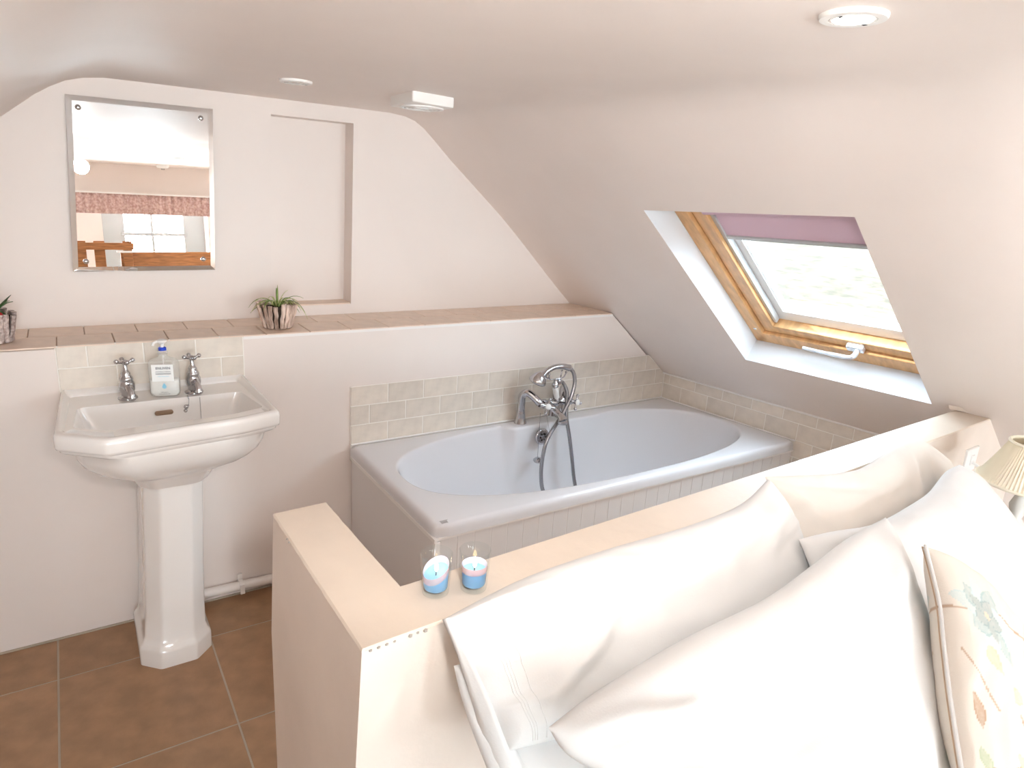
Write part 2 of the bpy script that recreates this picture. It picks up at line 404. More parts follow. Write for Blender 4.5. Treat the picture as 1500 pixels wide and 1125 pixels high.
# ------------------------------------------------------------------ partition (half wall) with its return
ZH = .8936
def partition():
    top = [(-.5706, -1.1616), (-.5690, -1.3800), (-.5668, -1.6052), (.40, -1.5525), (1.5949, -1.4862), (1.60, -1.3856), (.55, -1.4392), (-.4585, -1.4892), (-.4640, -1.3200), (-.4681, -1.1573)]
    low = [(x-(.012 if x < -.56 else 0), y) for x, y in top]
    mb = MB()
    far = lambda x: x+(.285 if x > 1.5 else 0)
    mb.rings([[Vector((far(x), y, 0)) for x, y in low], [Vector((far(x), y, .640)) for x, y in low], [Vector((x, y, ZH-.004)) for x, y in top]], True, True, True)
    w = structure(mb.build('wall_partition', m_half))
    # slightly proud, chipped capping skim
    rr = []
    out = []
    n = len(top)
    for i in range(n):
        a = Vector(top[i]); b = Vector(top[(i+1) % n]); k = max(1, int((b-a).length/.012))
        for j in range(k):
            p = a.lerp(b, j/k); out.append(p)
    c = Vector((0, -1.45))
    r0 = []; r1 = []; r2 = []
    for i, p in enumerate(out):
        t = (out[(i+1) % len(out)]-out[i-1]).normalized(); nn = Vector((t.y, -t.x))*-1
        # outward = away from the strip: polygon runs anticlockwise from above
        nn = Vector((t.y, -t.x))
        w1 = .0012*noise.noise(Vector((p.x*40, p.y*40, 1)))
        r0.append(Vector((p.x+nn.x*(.001+w1), p.y+nn.y*(.001+w1), ZH-.0035)))
        r1.append(Vector((p.x-nn.x*.002, p.y-nn.y*.002, ZH)))
    cap = MB().rings([r0, r1], True, True, True).build('capping', m_top, w)
    # hairline crack and flaked chips along the outer arris
    ck = MB()
    for i, p in enumerate(out):
        t = (out[(i+1) % len(out)]-out[i-1]).normalized(); nn = Vector((t.y, -t.x))
        if p.x > -.40 and p.y < -1.48: continue
        if p.y > -1.17: continue
        if noise.noise(Vector((p.x*22, p.y*22, 5))) > .02 and (p.x < -.5605 or p.y < -1.55):
            q = p+nn*.0012; ck.ball((q.x, q.y, ZH-.0045-.001*random.random()), .0022+.002*random.random(), 6, (1, 1, .7))
    if ck.v: ck.build('chipped_edge', m_crack, w)
    return w
wall_part = partition()
# moulding at slope over the partition end
structure(MB().add([(1.5355, -1.38, .898), (1.5900, -1.49, .899), (1.575, -1.49, .915), (1.5205, -1.38, .914)], [(0, 1, 2, 3)]).build('trim_7', m_half))

# ------------------------------------------------------------------ tiled surfaces
G = .0036
def brick_rows(rows, pitch, joints, frame, thick, m, parent, xmin, xmax, clips=()):
    for (z0, z1), j0 in zip(rows, joints):
        k = math.floor((xmin-j0)/pitch)
        x = j0+k*pitch
        while x < xmax:
            p = [(x+G/2, z0+G/2), (x+pitch-G/2, z0+G/2), (x+pitch-G/2, z1-G/2), (x+G/2, z1-G/2)]
            p = clip(p, -1, 0, -xmin); p = clip(p, 1, 0, xmax)
            for c in clips: p = clip(p, *c) if len(p) > 2 else p
            tile_piece(p, frame, thick, m, parent)
            x += pitch
X, Y, Z = Vector((1, 0, 0)), Vector((0, 1, 0)), Vector((0, 0, 1))
# behind the bath
t3 = MB(); t3.prism([(0, .49), (1.655, .49), (1.655, .650), (1.538, .7535), (0, .7535)], 'y', -.0042, -.0002)
bs = structure(t3.build('trim_1', m_grout))
H = .0771
brick_rows([(ZB, ZB+H), (ZB+H, ZB+2*H), (ZB+2*H, ZB+3*H)], .152, (0, .076, 0), (Vector((0, -.0042, 0)), X, Z, -Y), .0016, m_tile, bs, .001, 1.656, clips=[(SL, 1, SL*1.655+.650)])
# knee wall tiles
d_ = Vector((A1, -1, 0)).normalized(); nrm = Vector((-1, -A1, 0)).normalized(); s_ = math.sqrt(1+A1*A1)
O = Vector((BL_, 0, 0))
kb = MB()
def kp(a, z, off): return O+d_*a+nrm*off+Vector((0, 0, z))
kb.add([kp(0, .02, 0), kp(1.5, .02, 0), kp(1.5, .655, 0), kp(0, .655, 0), kp(0, .02, .0042), kp(1.5, .02, .0042), kp(1.5, .655, .0042), kp(0, .655, .0042)], [(0, 3, 2, 1), (4, 5, 6, 7), (0, 1, 5, 4), (3, 7, 6, 2), (0, 4, 7, 3), (1, 2, 6, 5)])
kt = structure(kb.build('trim_2', m_grout))
rows = [(ZB-k*H, ZB-(k-1)*H) for k in range(6, -1, -1)] + [(ZB+H, .650)]
jn = [(.118 if (len(rows)-1-i) % 2 == 1 else .042) for i in range(len(rows))]
brick_rows(rows, .152*s_, jn, (O+nrm*.0042, d_, Z, nrm), .0016, m_tile, kt, .009, 1.46)
# bead of filler along the top of the knee tiles
MB().tube([kp(0, .652, .010), kp(.5, .6525, .010), kp(1.44, .655, .010)], .0045, 6).build('filler_bead', m_seal, kt)
# splashback of the basin
sb = structure(MB().box(-.900, -.3715, -.0042, -.0002, .80, .9765).build('trim_3', m_grout))
fr = (Vector((0, -.0042, 0)), X, Z, -Y)
for z0, z1, js in ((.9065, .976, (-.899, -.8209, -.6698, -.5199, -.3725)), (.836, .9065, (-.899, -.7462, -.594, -.4446, -.3725))):
    for a, b in zip(js[:-1], js[1:]):
        tile_piece([(a+G/2, z0+G/2), (b-G/2, z0+G/2), (b-G/2, z1-G/2), (a+G/2, z1-G/2)], fr, .0016, m_tile, sb)
# ledge tiles
lm = MB().prism([(-1.9, .967), (1.2725, .967), (1.2725, .972), (-1.9, .972)], 'y', 0, D)
lt = structure(lm.build('trim_4', m_lgrout))
fr = (Vector((0, 0, .972)), X, Y, Z)
for r_, (y0, y1, off) in enumerate(((-.009, .1435, -.8935), (.1435, D, -.9675))):
    for k in range(-7, 15):
        a = off+.1493*k; b = a+.1493
        p = [(a+.0015, y0+.001), (b-.0015, y0+.001), (b-.0015, y1-.0025), (a+.0015, y1-.0025)]
        p = clip(p, 1, 0, 1.262); p = clip(p, -1, 0, 1.89)
        tile_piece(p, fr, .0042, m_ltile, lt)
# white quirk strip under ledge nosing
structure(MB().box(-.37, 1.2725, -.0022, 0, .961, .9715).build('trim_5', m_seal))

# ------------------------------------------------------------------ skylight
def skylight():
    TL, TR, BR, BL = WIN
    n = Vector((1, A1, 1/SL)).normalized()
    w = bpy.data.objects.new('window_1', None); COL.objects.link(w); w['kind'] = 'structure'; w.location = BL; LOC[w.name] = BL.copy()
    h = .10
    mb = MB(); q = [TL, TR, BR, BL]; o = [v+n*(h+.06) for v in q]
    mb.add(q+o, [(0, 1, 5, 4), (1, 2, 6, 5), (2, 3, 7, 6), (3, 0, 4, 7)])
    mb.build('reveal', m_reveal, w)
    def P(u, v, d):  # bilinear in the opening, u in metres from the far side, v in metres up from the bottom
        Wd, Hd = .697, .895
        a = BL.lerp(BR, u/Wd); b = TL.lerp(TR, u/Wd); return a.lerp(b, v/Hd)+n*d
    def slab(u0, u1, v0, v1, d0, d1, mb=None):
        mb = mb or MB()
        return mb.add([P(u, v, d) for u in (u0, u1) for v in (v0, v1) for d in (d0, d1)], [(0,1,3,2),(4,6,7,5),(0,4,5,1),(2,3,7,6),(0,2,6,4),(1,5,7,3)])
    UW, VH = .800, .895
    F_ = .052
    for nm, a in (('frame_side', (0, F_, 0, VH, h, h+.07)), ('frame_side', (UW-F_, UW, 0, VH, h, h+.07)), ('frame_bottom', (0, UW, 0, F_+.012, h, h+.07)), ('frame_top', (0, UW, VH-F_, VH, h, h+.07))):
        slab(*a).build(nm, m_pine, w, bevel=.003)
    S = .108
    sd = (h+.014, h+.075)
    for nm, a in (('sash_side', (F_+.004, S, F_+.014, VH-F_-.004)), ('sash_side', (UW-S, UW-F_-.004, F_+.014, VH-F_-.004)), ('sash_bottom', (S, UW-S, F_+.016, S+.002)), ('sash_top', (S, UW-S, VH-S, VH-F_-.004))):
        slab(*a, *sd).build(nm, m_pine, w, bevel=.003)
    # grey gasket / blind guide rails
    g0 = S; g1 = S+.014
    for a in ((g0, g1, S+.012, VH-S), (UW-g1, UW-g0, S+.012, VH-S)):
        slab(*a, h+.028, h+.052).build('blind_rail', m_alu, w, bevel=.001)
    # white glazing beads deeper in
    b1 = S+.042
    for a in ((S, b1, S+.01, VH-S), (UW-b1, UW-S, S+.01, VH-S), (S, UW-S, S+.000, S+.056), (S, UW-S, VH-b1, VH-S)):
        slab(*a, h+.055, h+.082).build('glazing_bead', m_wwhite, w, bevel=.002)
    # dark seal line + glass
    for a in ((b1, b1+.003, S+.05, VH-S), (S, UW-S, S+.054, S+.058)):
        slab(*a, h+.060, h+.084).build('glass_seal', m_alu, w)
    slab(S, UW-S, S, VH-S, h+.086, h+.090).build('pane', m_glassw, w)
    # handle
    hb = slab(.395, .455, F_+.020, F_+.048, h-.006, h+.015).build('handle_plate', m_steel, w, bevel=.004)
    p = [P(.435, F_+.034, h-.004), P(.432, F_+.032, h-.028), P(.415, F_+.028, h-.036), P(.38, F_+.022, h-.034), P(.30, F_+.016, h-.030), P(.235, F_+.014, h-.027)]
    MB().tube(catmull(p, 5), [.0095]*8+[.0085]*10+[.007]*8, 10).build('handle_lever', m_steel, w, smooth=True)
    MB().lathe(P(.030, F_+.040, h-.0005), [(.006, -.001), (.006, .002)], 12, -n).build('frame_bolt', m_steel, w)
    # blind
    bl = thing('roller_blind', 'lilac roller blind pulled part way down the sloping roof window', 'blind', P(.35, .8, h+.03))
    VB = .622
    slab(g1-.002, UW-g1+.002, VB, VH-S+.01, h+.036, h+.0375).build('blind_fabric', m_blind, bl)
    slab(g1-.004, UW-g1+.004, VB-.013, VB+.003, h+.030, h+.044).build('bottom_bar', m_alu, bl, bevel=.002)
    slab(g0-.01, UW-g0+.01, VH-S-.035, VH-S+.02, h+.010, h+.050).build('cassette', m_blind, bl, bevel=.005)
skylight()
# roof slab outside so that no light leaks round the linings, and the hillside beyond
hill = MB(); rows_ = []
for i in range(25):
    x = 3.2+i*1.4; rows_.append([Vector((x, -25+j*1.6, -1.6+.34*(x-3.2)+.25*noise.noise(Vector((x*.4, j*.6, 0))))) for j in range(40)])
hill.rings(rows_, False, False, False)
hl = hill.build('hillside', m_field, smooth=True, angle=180); hl['kind'] = 'structure'

# ------------------------------------------------------------------ mirror
def mirror():
    TL, TR, BR, BL = [Vector(p) for p in ((-.7959, 0, 1.6968), (-.376, 0, 1.6997), (-.3998, 0, 1.1609), (-.8285, 0, 1.1586))]
    tilt = .0245
    def yy(z): return D-.016+(z-1.43)*tilt
    t = thing('wall_mirror', 'rectangular frameless mirror with slanted glass edges on the wall above the basin', 'mirror', (-.60, D-.01, 1.43))
    def q(s, off):  # inset by s metres
        c = (TL+TR+BR+BL)/4; out = []
        for p in (TL, TR, BR, BL):
            v = Vector((p.x-math.copysign(s, p.x-c.x), 0, p.z-math.copysign(s, p.z-c.z))); v.y = yy(v.z)+off; out.append(v)
        return out
    outer, inner, back = q(0, .0028), q(.0155, 0), q(0, .006)
    MB().add(inner, [(0, 1, 2, 3)]).build('mirror_glass', m_mirror, t)
    for i in range(4):
        j = (i+1) % 4
        MB().add([outer[i], outer[j], inner[j], inner[i]], [(0, 1, 2, 3)]).build('bevel_strip', m_mirror, t)
    MB().rings([outer, back], True, False, True).build('mirror_edge', m_medge, t)
    for x, z in ((-.766, 1.6624), (-.416, 1.6668), (-.4378, 1.1987), (-.79, 1.192)):
        MB().lathe((x, yy(z), z), [(.0085, 0), (.0085, .002), (.006, .0048), (.002, .0058)], 16, (0, -1, 0)).build('screw_cap', m_chrome, t, smooth=True)
mirror()

# ------------------------------------------------------------------ basin
def basin():
    t = thing('pedestal_basin', 'white octagonal pedestal wash basin with chrome pillar taps', 'basin', (-.64, -.2, 0))
    # plan corners, anticlockwise from the back left
    O6 = [(-.9000, -.004), (-.9205, -.372), (-.8116, -.463), (-.4570, -.427), (-.3570, -.397), (-.3745, -.004)]
    I6 = [(-.8600, -.135), (-.8735, -.312), (-.7900, -.366), (-.4858, -.352), (-.3880, -.318), (-.4160, -.135)]
    c = Vector((-.638, -.21))
    def ring(cs, z, r=.02, k=6, back=0):
        return [Vector((p.x, p.y, z+(back if p.y > -.05 else 0))) for p in roundpoly(cs, r, k)]
    def sc(cs, f, fy=None, d=(0, 0)):
        fy = fy or f; return [(c.x+(x-c.x)*f+d[0], c.y+(y-c.y)*fy+d[1]) for x, y in cs]
    def inset(cs, s):
        out = []
        for x, y in cs:
            out.append((x-math.copysign(min(s, abs(x-c.x)), x-c.x), y+s if y < -.3 else (y-(s if y < -.1 else 0))))
        return out
    E6 = lambda rx, ry, cy: [(c.x-rx, cy+ry*.75), (c.x-rx, cy-ry*.62), (c.x-rx*.62, cy-ry), (c.x+rx*.62, cy-ry), (c.x+rx, cy-ry*.62), (c.x+rx, cy+ry*.75)]
    zt = .830
    R_ = []
    R_.append([Vector((p.x, p.y, .600)) for p in roundpoly(E6(.098, .125, -.175), .02, 6)])
    R_.append([Vector((p.x, p.y, .628)) for p in roundpoly(E6(.112, .140, -.180), .02, 6)])
    R_.append([Vector((p.x, p.y, .640)) for p in roundpoly(E6(.120, .146, -.184), .03, 6)])
    for z, f, fy in ((.655, .50, .60), (.672, .63, .72), (.692, .735, .81), (.715, .805, .87), (.740, .850, .91), (.764, .872, .935)):
        cs = sc(O6, f, fy); cs[0] = (cs[0][0], -.006); cs[5] = (cs[5][0], -.006)
        R_.append(ring(cs, z, .06 if z < .7 else .035))
    def keep(cs): cs = list(cs); cs[0] = (cs[0][0], -.004); cs[5] = (cs[5][0], -.004); return cs
    for z, s in ((.768, .016), (.774, .010), (.781, .009), (.785, .002), (.792, 0), (.815, 0), (.825, .002), (.829, .006), (.830, .011)):
        R_.append(ring(keep(inset(O6, s)), z, .012, 6, .012 if z > .80 else 0))
    for z, s in ((.8295, .018), (.827, .022), (.822, .025)):
        cs = inset(O6, s); cs[0] = (cs[0][0], -.022); cs[5] = (cs[5][0], -.022)
        R_.append(ring(cs, z, .014, 6))
    # shelf to the bowl edge
    R_.append(ring(sc(I6, 1.006), .8205, .02)); R_.append(ring(I6, .817, .02)); R_.append(ring(sc(I6, .985), .807, .02))
    R_.append(ring(sc(I6, .93, .90), .765, .03)); R_.append(ring(sc(I6, .84, .80), .715, .05)); R_.append(ring(sc(I6, .70, .66), .692, .06))
    R_.append(ring(sc(I6, .35, .35), .684, .05)); R_.append(ring(sc(I6, .07, .1), .680, .01))
    MB().rings(R_, True, True, True).build('basin_bowl', m_china, t, smooth=True, angle=50)
    # pedestal
    P8 = lambda cx, rx, cy, ry, ch: [(cx-rx, cy+ry), (cx-rx, cy-ry+ch), (cx-rx+ch, cy-ry), (cx+rx-ch, cy-ry), (cx+rx, cy-ry+ch), (cx+rx, cy+ry)]
    rr = []
    for z, cx, rx, y0, y1, ch in ((0, -.672, .104, -.04, -.312, .052), (.052, -.6715, .104, -.04, -.312, .052), (.062, -.671, .101, -.04, -.309, .050), (.070, -.6705, .094, -.04, -.300, .046),
                                  (.09, -.669, .0885, -.04, -.292, .043), (.16, -.665, .086, -.04, -.288, .042), (.30, -.657, .0835, -.04, -.284, .040), (.50, -.645, .0825, -.04, -.282, .040), (.64, -.638, .0835, -.04, -.284, .040)):
        rr.append([Vector((p.x, p.y, z)) for p in roundpoly(P8(cx, rx, (y0+y1)/2, (y0-y1)/2, ch), .008, 4)])
    MB().rings(rr).build('pedestal', m_china, t, smooth=True, angle=50)
    # overflow
    def stad(w, h, y, n=8):
        out = []
        for i in range(n+1): a = -PI/2+PI*i/n; out.append(Vector((-.6412+w+h*math.cos(a), y, .784+h*math.sin(a))))
        for i in range(n+1): a = PI/2+PI*i/n; out.append(Vector((-.6412-w+h*math.cos(a), y, .784+h*math.sin(a))))
        return out
    MB().rings([stad(.0185, .0070, -.151), stad(.0185, .0070, -.1555), stad(.0170, .0048, -.1560), stad(.017, .0048, -.152)], True, False, False).build('overflow_rim', m_bronze, t, smooth=True)
    MB().add(stad(.017, .0050, -.1525), [tuple(range(18))]).build('overflow_slot', m_bronze, t)
    # taps
    for x, y in ((-.7290, -.088), (-.5455, -.092)):
        z = .8215
        b = MB().lathe((x, y, z), [(.0270, 0), (.0270, .003), (.022, .007), (.0165, .010), (.0165, .018), (.0210, .026), (.0225, .038), (.0220, .048), (.0175, .056), (.0195, .060), (.0175, .066), (.0125, .074), (.0135, .078), (.0100, .084), (.0068, .090), (.0062, .108)], 24).build('tap', m_chrome, t, smooth=True, angle=60)
        sp = [(x+.002, y-.010, z+.036), (x+.004, y-.022, z+.038), (x+.006, y-.033, z+.032), (x+.0075, y-.039, z+.022), (x+.008, y-.041, z+.014)]
        MB().tube(catmull(sp, 4), [.012]*5+[.0105]*8+[.0110]*4, 12).build('spout', m_chrome, b, smooth=True)
        MB().lathe((x+.008, y-.041, z+.006), [(.0105, 0), (.0120, .003), (.0120, .008), (.0095, .012)], 16).build('spout_nozzle', m_chrome, b, smooth=True)
        hd = MB()
        for a in (.25, .25+PI/2, .25+PI, .25+1.5*PI):
            e = Vector((x+.0225*math.cos(a), y+.0225*math.sin(a), z+.117))
            hd.tube([(x, y, z+.111), (x+.012*math.cos(a), y+.012*math.sin(a), z+.113), e], [.0052, .0040, .0052], 8); hd.ball(e, .0070, 10)
        hd.lathe((x, y, z+.104), [(.0068, 0), (.0078, .006), (.0072, .012), (.004, .016)], 14)
        hd.build('cross_handle', m_chrome, b, smooth=True, angle=60)
    # chains and plug stopper
    def chain(p0, p1, nm):
        mb = MB(); p0, p1 = Vector(p0), Vector(p1); n = int((p1-p0).length/.0042)
        for i in range(n+1):
            mb.ball(p0.lerp(p1, i/n), .0015, 6, (1, 1, 1.5))
        o = mb.build(nm, m_chrome, t, smooth=True); o['kind'] = 'stuff'; return o
    MB().tube([(-.5700, -.128, .8225), (-.5700, -.142, .8215), (-.5692, -.1465, .8165)], .0015, 6).build('chain_hook', m_chrome, t)
    chain((-.5690, -.1475, .8160), (-.5720, -.1525, .7990), 'stopper_chain')
    st = MB(); st.ball((-.5795, -.158, .7965), .0075, 12); st.ball((-.5825, -.160, .7850), .0060, 12)
    st.tube([(-.5720, -.1525, .7990), (-.5790, -.157, .7975)], .003, 8)
    st.build('stopper', m_chrome, t, smooth=True)
    chain((-.5375, -.1440, .8165), (-.5410, -.1680, .7350), 'plug_chain')
    MB().ball((-.5410, -.1690, .7335), .0040, 10).build('chain_bead', m_hose, t, smooth=True)
    # waste outlet
    MB().lathe((-.6380, -.235, .6835), [(.022, 0), (.022, .0016), (.017, .0022), (.0165, -.001)], 20).build('waste_ring', m_chrome, t, smooth=True)
basin()
# soap bottle
def text_mesh(s, size, m, parent, loc, rot, name='print', ext=.00008, bold=False, xs=1):
    cu = bpy.data.curves.new('tmp', 'FONT'); cu.body = s; cu.size = size; cu.extrude = ext; cu.align_x = 'CENTER'; cu.resolution_u = 2
    if bold: cu.offset = size*.02
    ob = bpy.data.objects.new('tmp', cu); COL.objects.link(ob); bpy.context.view_layer.update()
    me = bpy.data.meshes.new_from_object(ob.evaluated_get(bpy.context.evaluated_depsgraph_get()))
    bpy.data.objects.remove(ob); bpy.data.curves.remove(cu)
    me.name = name; me.materials.clear(); me.materials.append(m)
    o = bpy.data.objects.new(name, me); COL.objects.link(o); o.parent = parent; o.location = Vector(loc)-root_of(parent); o.rotation_euler = rot; o.scale = (xs, 1, 1)
    return o
def soap():
    c = Vector((-.6265, -.100, .8225)); rz = math.radians(-14)
    t = thing('soap_bottle', 'clear pump bottle of liquid handwash standing on the basin between the taps', 'bottle', c)
    q = Matrix.Translation(c) @ Matrix.Rotation(rz, 4, 'Z')
    def rr(w, d, z, r=.012): return [q @ Vector((p.x, p.y, z)) for p in roundpoly([(-w, d), (-w, -d), (w, -d), (w, d)], r, 6)]
    body = [rr(.034, .013, .0), rr(.0395, .0165, .003), rr(.0415, .018, .010), rr(.0425, .018, .060), rr(.0425, .018, .100), rr(.0405, .0165, .111), rr(.034, .013, .117), rr(.018, .012, .121), rr(.0125, .0115, .126), rr(.012, .0115, .134)]
    MB().rings(body).build('bottle_body', m_bottle, t, smooth=True, angle=50)
    MB().rings([rr(.033, .0125, .0025), rr(.0405, .0165, .0125), rr(.0405, .0165, .052), rr(.040, .016, .0525)]).build('liquid_soap', m_soap, t, smooth=True, angle=50)
    # label
    lb = MB(); lb.add([q @ Vector((x, -.0186, z)) for x, z in ((-.032, .050), (.028, .050), (.028, .103), (-.032, .103))], [(0, 1, 2, 3)])
    lb = lb.build('bottle_label', m_label, t)
    rot = (PI/2, 0, rz)
    def at(x, z, y=-.0189): return q @ Vector((x, y, z))
    text_mesh('ENLIVEN', .0105, m_ink, t, at(0, .088), rot, 'label_print', bold=True)
    text_mesh('ANTIBACTERIAL', .0058, m_ink, t, at(0, .0785), rot, 'label_print')
    text_mesh('HANDWASH', .0072, m_ink, t, at(0, .0715), rot, 'label_print', bold=True)
    text_mesh('with moisturiser', .0048, m_inkb, t, at(0, .0645), rot, 'label_print')
    text_mesh('kills germs', .0046, m_ink, t, at(0, .014), rot, 'label_print')
    text_mesh('and protects skin', .0046, m_ink, t, at(0, .0085), rot, 'label_print')
    dr = MB(); pts = []
    for i in range(24):
        a = 2*PI*i/24; r = .0062; x = r*math.sin(a)*(.55+.45*math.cos(a*.5)**2 if False else 1); zz = -r*math.cos(a)
        if zz > 0: x *= (1-zz/r)**.5; zz *= 1.9
        pts.append(at(x, .0330+zz))
    dr.add(pts, [tuple(range(24))]); dr.build('drop_emblem', m_inkb, t)
    def zc(z): return q @ Vector((0, 0, z))
    MB().lathe(zc(.132), [(.0135, 0), (.0140, .003), (.0140, .008), (.0115, .012)], 20).build('collar', m_bottle, t, smooth=True)
    MB().lathe(zc(.1435), [(.0115, 0), (.0115, .008), (.009, .010)], 20).build('pump_ring', m_blue, t, label='blue plastic ring under the pump head', smooth=True)
    pm = MB(); pm.lathe(zc(.153), [(.005, 0), (.005, .010), (.008, .012), (.0145, .018), (.0145, .022), (.009, .0245)], 16)
    e = [q @ Vector(p) for p in ((0, 0, .171), (-.012, -.006, .1715), (-.021, -.010, .168), (-.024, -.0115, .160))]
    pm.tube(catmull(e, 3), .0042, 8); pm.build('pump_head', m_white, t, smooth=True)
    MB().tube([zc(.01), zc(.13)], .002, 6).build('dip_tube', m_white, t)
soap()
# waste pipe
t = thing('waste_pipe', 'white plastic waste pipe running along the skirting right of the basin pedestal', 'pipe', (-.4, -.02, .04))
MB().tube([(-.60, -.022, .048), (.0, -.022, .034)], .0175, 14).build('pipe_run', m_pipe, t, smooth=True)
cl = MB(); 
for i in range(9):
    pass
cl.lathe((-.425, -.022, .0437), [(.0225, -.007), (.0225, .007)], 20, (1, 0, -.02)); cl.box(-.433, -.417, -.010, -.0005, .050, .084); cl.box(-.433, -.417, -.048, -.040, .022, .060)
cl.build('pipe_clip', m_pipe, t, bevel=.001)
structure(MB().box(-1.9, -.0, -.006, -.001, -.002, .0045).build('baseboard_back', m_fgrout))

# ------------------------------------------------------------------ bath
def bath():
    t = thing('bathtub', 'white acrylic bathtub with chrome mixer tap, boxed in beside the tiled wall', 'bath', (.85, -.37, 0))
    sk = lambda s, y: s+A1*(-y)*max(0, min(1, s/1.66))
    N = 160
    cx, cy = .845, -.368
    Wd, B0, B1 = 1.655, -.0080, -.735
    def outer(a, ins, z, r=.03):
        # ray from centre to rounded rectangle by bisection
        dx, dy = math.cos(a), math.sin(a)
        x0, x1, y0, y1 = -.004+ins, Wd-.001-ins, B1+ins, B0-(ins if ins < .02 else ins)
        rr = max(.002, r-ins)
        def inside(s):
            x, y = cx+dx*s, cy+dy*s
            if x < x0 or x > x1 or y < y0 or y > y1: return False
            qx = max(x0+rr-x, x-(x1-rr), 0); qy = max(y0+rr-y, 0) if y < cy else 0
            if qx and qy and qx*qx+qy*qy > rr*rr: return False
            return True
        lo, hi = 0, 2
        for _ in range(26):
            m_ = (lo+hi)/2
            if inside(m_): lo = m_
            else: hi = m_
        x, y = cx+dx*lo, cy+dy*lo
        return Vector((sk(x, y), y, z))
    def inner(a, t_):
        """t_ 0 rim .. 1 floor"""
        ca, sa = math.cos(a), math.sin(a)
        e = 2.9
        def se(ax0, ax1, ay, ex):
            ax = ax1 if ca > 0 else ax0
            d = (abs(ca)/ax)**ex+(abs(sa)/ay)**ex
            return d**(-1/ex)
        top = se(.785, .768, .318, 2.55); bot = se(.52, .60, .20, 2.6)
        k = t_
        r = top*(1-k)+bot*k
        x, y = cx+ca*r, cy+sa*r
        # level tap deck pushed in on the wall side
        def ss(v, a_, b_): v = max(0, min(1, (v-a_)/(b_-a_))); return v*v*(3-2*v)
        w = ss(x, .655, .685)*(1-ss(x, 1.10, 1.30))*(1-ss(k, .1, .8))
        if y > cy: y = y-w*max(0, y+.100)
        return x, y
    angs = []
    for i in range(N): angs.append(2*PI*i/N)
    # finer angles toward the corners: warp by aspect
    angs = [math.atan2(.38*math.sin(a), .83*math.cos(a)) for a in angs]
    R_ = []
    R_.append([outer(a, .004, .480) for a in angs])
    R_.append([outer(a, .0, .4815) for a in angs])
    R_.append([outer(a, .0, .498) for a in angs])
    R_.append([outer(a, .001, .508) for a in angs])
    R_.append([outer(a, .004, .5165) for a in angs])
    R_.append([outer(a, .010, .5215) for a in angs])
    R_.append([outer(a, .018, .5222) for a in angs])
    def ring_in(t_, z, grow=0):
        out = []
        for a in angs:
            x, y = inner(a, t_)
            if grow: x += grow*math.cos(a); y += grow*math.sin(a)
            out.append(Vector((sk(x, y), y, z)))
        return out
    R_.append(ring_in(0, .5222, .010)); R_.append(ring_in(0, .5210, .004)); R_.append(ring_in(0, .5170, 0)); R_.append(ring_in(.02, .508)); R_.append(ring_in(.045, .49))
    for t_, z in ((.12, .43), (.24, .36), (.36, .29), (.48, .23), (.62, .185), (.76, .160), (.90, .150), (1, .148)):
        R_.append(ring_in(t_, z))
    c0 = Vector((sk(cx, cy), cy, .146))
    R_.append([c0+(p-c0)*.3 for p in R_[-1]])
    MB().rings(R_, True, False, True).build('tub', m_acryl, t, smooth=True, angle=60)
    # panels
    MB().box(.0, .014, -.722, -.012, .012, .479).build('end_panel', m_panel, t, bevel=.003)
    MB().box(-.006, .004, -.733, -.012, .468, .4805).build('edge_strip', m_seal, t)
    MB().box(-.004, .014, -.734, -.716, .012, .470).build('corner_strip', m_seal, t, bevel=.003)
    fp = MB().box(.014, 1.742, -.724, -.716, .012, .479).build('front_panel', m_seal, t)
    pw = .0612; x = .016; me = None
    while x < 1.74:
        w = min(pw, 1.742-x)
        if me is None or w < pw-1e-4:
            b = MB().box(0, w-.0022, -.0022, 0, 0, .462)
            bo = b.build('board', m_panel, fp, bevel=.0012, segs=1)
            me_ = bo.data
            bo.location = Vector((x, -.724, .012))-root_of(fp)
            for v in bo.data.vertices: v.co += root_of(fp)
            if me is None: me = bo
        else:
            bo = me.copy(); COL.objects.link(bo); bo.location = Vector((x, -.724, .012))-root_of(fp)
        x += pw
    MB().box(-.002, 1.745, -.7325, -.727, .474, .4810).build('edge_strip', m_seal, t)
    # sealant lines along the tiles
    MB().tube([(.0, -.010, .5235), (1.655, -.010, .5235)], .004, 6).build('sealant_bead', m_seal, t)
    p0, p1 = Vector((sk(1.655, -.01)-.010, -.01, .5235)), Vector((sk(1.655, -.73)-.010, -.73, .5235))
    MB().tube([p0, p1], .004, 6).build('sealant_bead', m_seal, t)
    # small maker's mark on the rim corner
    mk = MB()
    for i in range(5): mk.box(.024+.0045*i, .0265+.0045*i, -.722+.0015*(i % 2), -.7085, .5222, .5226)
    mk.box(.022, .050, -.7065, -.7045, .5222, .5226)
    mk.build('maker_mark', m_hose, t)
    # overflow
    ox, oz = .821, .474
    ov = MB().lathe((ox, -.126, oz), [(.036, -.004), (.036, .004), (.032, .008), (.026, .007), (.0255, .004)], 28, (.05, -1, .10)).build('overflow_plate', m_chrome, t, smooth=True, angle=60)
    MB().lathe((ox, -.131, oz), [(.025, 0), (.025, .004)], 24, (.05, -1, .10)).build('overflow_disc', m_hose, ov)
    hl_ = MB()
    for k in range(6):
        a = 2*PI*k/6; hl_.lathe((ox+.0145*math.cos(a), -.1352, oz+.0145*math.sin(a)), [(.0048, 0), (.0048, .0015)], 10, (.05, -1, .10))
    hl_.build('overflow_hole', m_dark, ov)
    ch = MB(); p0, p1 = Vector((.7955, -.135, .585)), Vector((.7955, -.140, .385)); 
    for i in range(52): ch.ball(p0.lerp(p1, i/51), .0016, 6, (1, 1, 1.4))
